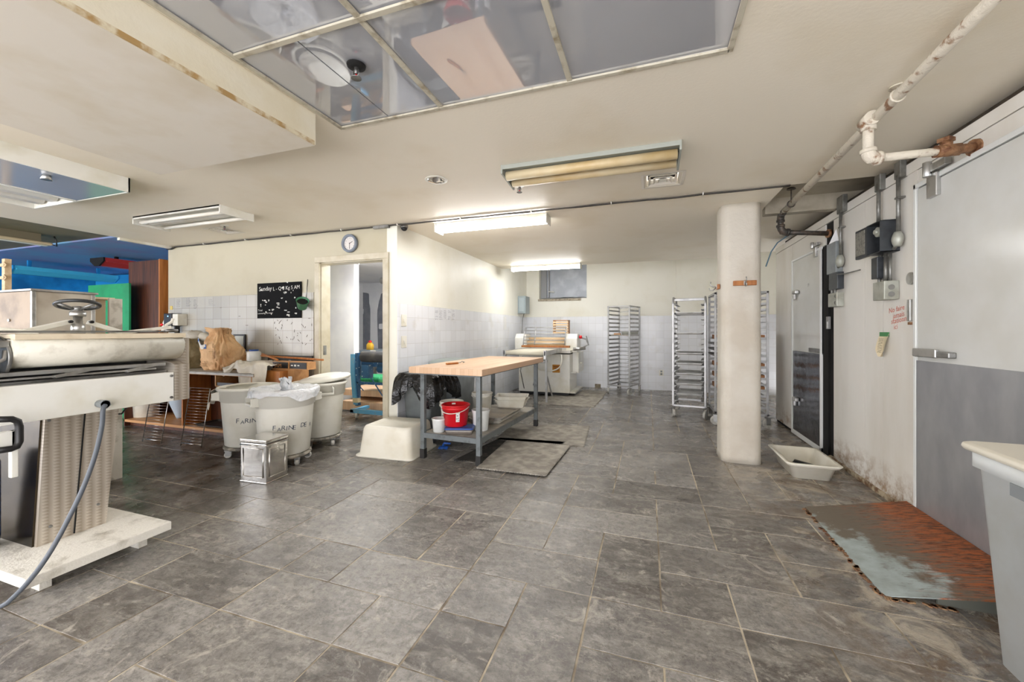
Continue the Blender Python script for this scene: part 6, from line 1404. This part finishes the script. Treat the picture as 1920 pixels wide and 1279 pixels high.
b = MB(H); b.bar((-2.4, 1.22, .99), (-2.32, 1.38, 1.018), .03, .015); b.tube([(-2.33, 1.36, .99), (-2.33, 1.365, 1.03), (-2.33, 1.375, 1.035), (-2.33, 1.39, 1.045), (-2.33, 1.395, 1.062)], .007, 8); hp('side_lever', b, floury)
b = MB(H); b.lathe([(.001, -.008), (.008, 0), (.001, .008)], (-2.33, 1.345, 1.03), 10); hp('red_tip', b, red_pl)
# cord
b = MB(); g0 = onx(186, 757, -2.10 * H); b.tube([g0, g0 + Vector((.05, 0, 0))], .018, 14); b.tube([g0 + Vector((.035, 0, 0)), g0 + Vector((.05, 0, 0))], .022, 6); t.part('cable_gland', b, grey_pl, True)
pts = [g0 + Vector((.05, 0, 0))] + [onx(u, v, -2.045 * H) for u, v in ((192, 768), (193, 790), (187, 820), (180, 850), (168, 885), (152, 925), (130, 970), (108, 1012), (84, 1052))] + [onx(55, 1090, -2.08 * H), onx(28, 1118, -2.13 * H)]
e = onz(0, 1143, .012); pts += [e, e + Vector((-.12, -.1, 0)), e + Vector((-.3, -.15, 0))]
sp = []
for i in range(len(pts) - 1):
    for k in range(4): sp.append(Vector(pts[i]).lerp(Vector(pts[i + 1]), k / 4))
sp = [sum((sp[max(0, min(len(sp) - 1, i + d))] for d in (-2, -1, 0, 1, 2)), Vector()) / 5 for i in range(len(sp))]
b = MB(); b.tube(sp, .0095, 12); t.part('power_cord', b, mat('grey_cord', (86, 92, 100), .5), True)
b = MB(); b.tube([onx(u, v, -2.42 * H) for u, v in ((195, 770), (215, 777), (228, 776), (236, 766), (236, 755))], .005, 8); t.part('thin_cable', b, black, True)
# front guard handle at the left edge
b = MB(H); b.box(-2.06, -2.04, .50, .752, .60, .66).box(-2.06, -2.04, .735, .752, .50, .66); hp('guard_door', b, white_en, bev=.003)
b = MB(); b.tube([onx(u, v, -2.03 * H) for u, v in ((-12, 787), (22, 786), (33, 790), (36, 800), (36, 828), (31, 838), (20, 842), (-12, 846))], .0125, 12); t.part('grab_handle', b, black, True)
b = MB(); b.lathe([(.065, .0), (.072, .05), (.072, .42), (.06, .46)], (-2.6 * H, .845 * H, .101 * H), 32); one('blue_drum', b, mat('blue_drum', (18, 66, 140), .3), 'blue plastic drum standing on the base of the moulding machine at the left edge', 'drum')

# ================================================================ BEHIND THE MOULDER
t = Thing('steel_divider', 'tall worn stainless steel box machine with a rolled top lip behind the handwheel', 'dough machine', (-3.5 * H, 1.4 * H, 0))
worn = mat('worn_steel', (204, 196, 182), .4, .45, c2=(160, 146, 128), ns=3.5, lo=.4, hi=.7)
brownst = mat('brown_tinted_steel', (140, 122, 100), .45, .4, c2=(112, 96, 78), ns=5)
b = MB(H); b.box(-3.75, -3.302, 1.27, 1.535, 0.0, 1.225); t.part('body', b, worn, True, bev=.004)
b = MB(H); b.box(-3.748, -3.305, 1.262, 1.27, .0, 1.222); t.part('front_panel', b, brownst, True)
b = MB(H); b.box(-3.78, -3.285, 1.255, 1.55, 1.225, 1.238).box(-3.31, -3.29, 1.262, 1.28, .5, 1.225).box(-3.31, -3.295, 1.52, 1.54, .5, 1.225); t.part('top_lip', b, steel, True, bev=.003)
b = MB(H); b.lathe([(.008, 0), (.008, .006)], (0, 0, 0), 12, Matrix.Translation((-3.52, 1.262, 1.06)) @ Matrix.Rotation(PI / 2, 4, 'X')); t.part('knob', b, steel, True)
b = MB(H); b.box(-4.3, -3.76, 1.3, 1.5, 0, 1.20); one('orange_cabinet', b, wood_or, 'orange wooden cabinet at the far left edge beside the steel machine', 'cabinet')
b = MB(H); b.box(-3.47, -3.44, 1.56, 1.66, 0, 1.205).box(-3.5, -3.40, 1.55, 1.69, 1.205, 1.22); one('panel_board', b, mat('peach_board', (232, 212, 180), .5), 'tall peach coloured board with a rounded cap beside the steel machine', 'board', bev=.003)
pA_, pB_ = onx(199, 559, -3.38 * H), onx(230, 558, -3.38 * H)
b = MB(); b.box(-3.40 * H, -3.38 * H, pA_.y + .02, pB_.y, 0, pA_.z); one('panel_board', b, mat('stained_pale_board', (206, 200, 188), .6, c2=(168, 160, 146), ns=7, lo=.5, hi=.6), 'tall pale stained board leaning at the right of the peach board', 'board', bev=.003)
b = MB(H); b.box(-6.35, -5.585, 2.9, 2.92, 0, 1.54); one('green_board', b, mat('green_paint', (22, 150, 92), .5, c2=(18, 128, 78), ns=3), 'tall green painted board standing left of the wooden tower', 'board')
t = Thing('wooden_tower', 'tall dark wooden cabinet with lighter side, standing at the end of the chalkboard wall', 'cabinet', (-5.58 * H, 3.1 * H, 0))
zt2 = 1.815 * H
b = MB(H); b.box(-5.86, -5.305, 3.04, 3.24, 0, 1.815); t.part('front', b, wood_tower, True)
b = MB(H); b.box(-5.305, -5.285, 3.03, 3.25, 0, 1.82); t.part('side', b, wood_or, True)
t = Thing('wooden_post', 'thin yellow wooden post with metal brackets at the far left', 'post', (-5.34 * H, 1.9 * H, 0))
b = MB(H); b.box(-5.37, -5.32, 1.88, 1.92, 0, 1.63); t.part('post', b, wood_pale, True)
b = MB(H)
for z in (1.45, 1.56): b.box(-5.5, -5.3, 1.865, 1.88, z, z + .025); b.tube([(-5.3, 1.87, z - .01), (-5.27, 1.87, z + .01), (-5.3, 1.87, z + .035)], .006, 6)
t.part('bracket', b, wood_pale, True)
b = MB(H); b.box(-9.2, -6.2, 4.3, 4.35, 1.2, 1.95); struct('wall_back', b, blue_wall)

# ================================================================ ROOM BEHIND THE DOORWAY
yd = 3.75 * H
t = Thing('blue_machine', 'blue painted dough machine frame with black roller seen through the doorway', 'dough machine', (-2.95 * H, yd, 0))
def Y(u, v, y=yd): return ony(u, v, y)
bl = mat('flour_specked_blue', (38, 84, 124), .5, c2=(190, 200, 206), ns=30, lo=.62, hi=.66); blt = mat('light_blue_paint', (92, 158, 196), .5, c2=(130, 150, 158), ns=9, lo=.55, hi=.7)
a, c = Y(659, 664), Y(667, 775); b = MB(); b.loft([[(x + dx, y, z) for x, y in ((a.x, yd - .02), (a.x + .06, yd - .02), (a.x + .06, yd + .02), (a.x, yd + .02))] for dx, z in ((.0, a.z), (.0, a.z - .25), (.03, c.z + .25), (.05, c.z + .12))], smooth=False); t.part('side_post', b, blt, True)
b = MB(); a2 = Y(666, 662); b.box(a2.x, a2.x + .05, yd, yd + .05, .17, a2.z); t.part('frame_post', b, bl, True)
b = MB(); k0 = Y(676, 669); b.tube([(k0.x, yd + .05, k0.z), (k0.x + .9, yd + .05, k0.z)], .075, 20); t.part('black_roller', b, mat('dusty_black', (62, 62, 64), .5, c2=(104, 100, 94), ns=5), True)
b = MB(); k1 = Y(668, 684); b.box(k1.x, k1.x + .95, yd + .1, yd + .16, k1.z - .03, k1.z + .03); b.box(k1.x + .08, k1.x + .2, yd, yd + .1, k1.z - .18, k1.z); b.tube([(k1.x + .3, yd + .1, k1.z - .05), (k1.x + .9, yd + .1, k1.z - .09)], .06, 12); t.part('crossbar', b, bl, True)
b = MB(); k2 = Y(668, 718); b.box(k2.x, k2.x + .95, yd, yd + .05, k2.z - .015, k2.z + .015); b.bar((k2.x + .15, yd, k1.z - .05), (k2.x + .5, yd, k2.z - .25), .012, .012); b.bar((k2.x, yd, k2.z), (k2.x + .12, yd, k2.z - .1), .01, .01); b.bar((k2.x + .45, yd, k2.z), (k2.x + .7, yd, k2.z - .12), .01, .01); t.part('brace', b, bl, True)
zb2 = Y(664, 770).z; b = MB(); b.box(a2.x - .05, a2.x + .95, yd - .04, yd + .02, zb2 - .025, zb2 + .025).box(a2.x - .05, a2.x + .0, yd - .04, yd + .3, zb2 - .02, zb2 + .02); t.part('base_frame', b, blt, True)
caster(t, a2.x + .03 - t.loc.x, 0, .05, .4)
caster(t, a2.x + .85 - t.loc.x, 0, .05, .4)
b = MB(); tp = Y(664, 750); b.box(tp.x, tp.x + .085, yd - .03, yd + .03, tp.z - .03, tp.z + .03); t.part('tape_wrap', b, mat('masking_tape', (200, 184, 150), .6), True)
# metal counter further back, bottle, green crate, wooden platforms
yk = 4.9 * H; a = ony(668, 656, yk)
t = Thing('steel_counter', 'grey steel counter against the far wall of the doorway room', 'counter', (a.x + .6, yk, 0))
b = MB(); b.box(a.x, XL - .2, yk, yk + .5, a.z - .28, a.z); t.part('body', b, mat('blue_grey_counter', (150, 162, 170), .35, .3), True)
b = MB(); b.box(a.x + .05, a.x + .09, yk + .05, yk + .45, 0, a.z - .28).box(XL - .3, XL - .26, yk + .05, yk + .45, 0, a.z - .28); t.part('leg', b, steel_d, True)
b = MB(); c = ony(676, 666, yk); b.box(c.x - .02, c.x + .02, yk - .015, yk, c.z - .04, c.z + .03); t.part('latch', b, black, True)
b = MB(); c = ony(699, 661, yk); b.box(c.x - .05, c.x + .06, yk - .006, yk, c.z + .0, c.z + .04); t.part('label', b, white_pl, True)
c = ony(694, 652, yk + .1); t = Thing('mustard_bottle', 'small yellow squeeze bottle with red cap on the steel counter through the doorway', 'bottle', (c.x, yk + .1, a.z))
b = MB(); b.loft([rrect(.13, .08, .03, .0), rrect(.13, .08, .03, .09), rrect(.06, .05, .02, .13)]); t.part('body', b, mat('yellow_plastic', (228, 180, 60), .4))
b = MB(); b.lathe([(.03, .13), (.028, .155), (.01, .17)], n=16); t.part('cap', b, red_pl)
c = ony(688, 712, 4.0 * H); b = MB(); b.loft([rrect(.32, .3, .02, ony(690, 719, 4.0 * H).z, 3, c.x + .05, 4.0 * H + .15), rrect(.36, .34, .02, ony(690, 706, 4.0 * H).z, 3, c.x + .05, 4.0 * H + .15)]); gz = ony(690, 719, 4.0 * H).z
one('green_crate', b, mat('green_crate', (46, 160, 100), .5, c2=(30, 120, 76), ns=40), 'green plastic crate on the wooden platform through the doorway', 'crate')
for k, (u, v, th_, lab) in enumerate(((650, 730, .09, 'upper light wooden platform seen through the doorway'), (650, 752, .13, 'lower light wooden platform seen through the doorway'))):
    y0 = (4.15 - .1 * k) * H; zt3 = ony(u, v, y0).z; x0 = ony(u, v, y0).x; b = MB()
    b.box(x0 - .1, XL - .2, y0, y0 + .8, zt3 - th_, zt3); 
    if k == 1: b.box(x0, x0 + .1, y0 + .1, y0 + .7, 0, zt3 - th_).box(XL - .4, XL - .3, y0 + .1, y0 + .7, 0, zt3 - th_)
    else: b.box(x0, x0 + .06, y0 + .3, y0 + .7, ony(650, 752, 4.05 * H).z, zt3 - th_).box(XL - .4, XL - .3, y0 + .3, y0 + .7, ony(650, 752, 4.05 * H).z, zt3 - th_)
    one('wooden_platform', b, butch, lab, 'platform')
b = MB(); yq = 5.6 * H; zq = min(ony(690, 516, yq).z, 1.9 * H - .085); b.tube([(-4.2 * H, yq, zq), (XL - .2, yq, zq)], .06, 14)
for k in range(3): b.tube([(-3.6 * H + k * .5, yq, zq), (-3.6 * H + k * .5 + .05, yq, zq)], .07, 14)
one('white_duct', b, white_en, 'white duct pipe under the ceiling of the doorway room', 'pipe')
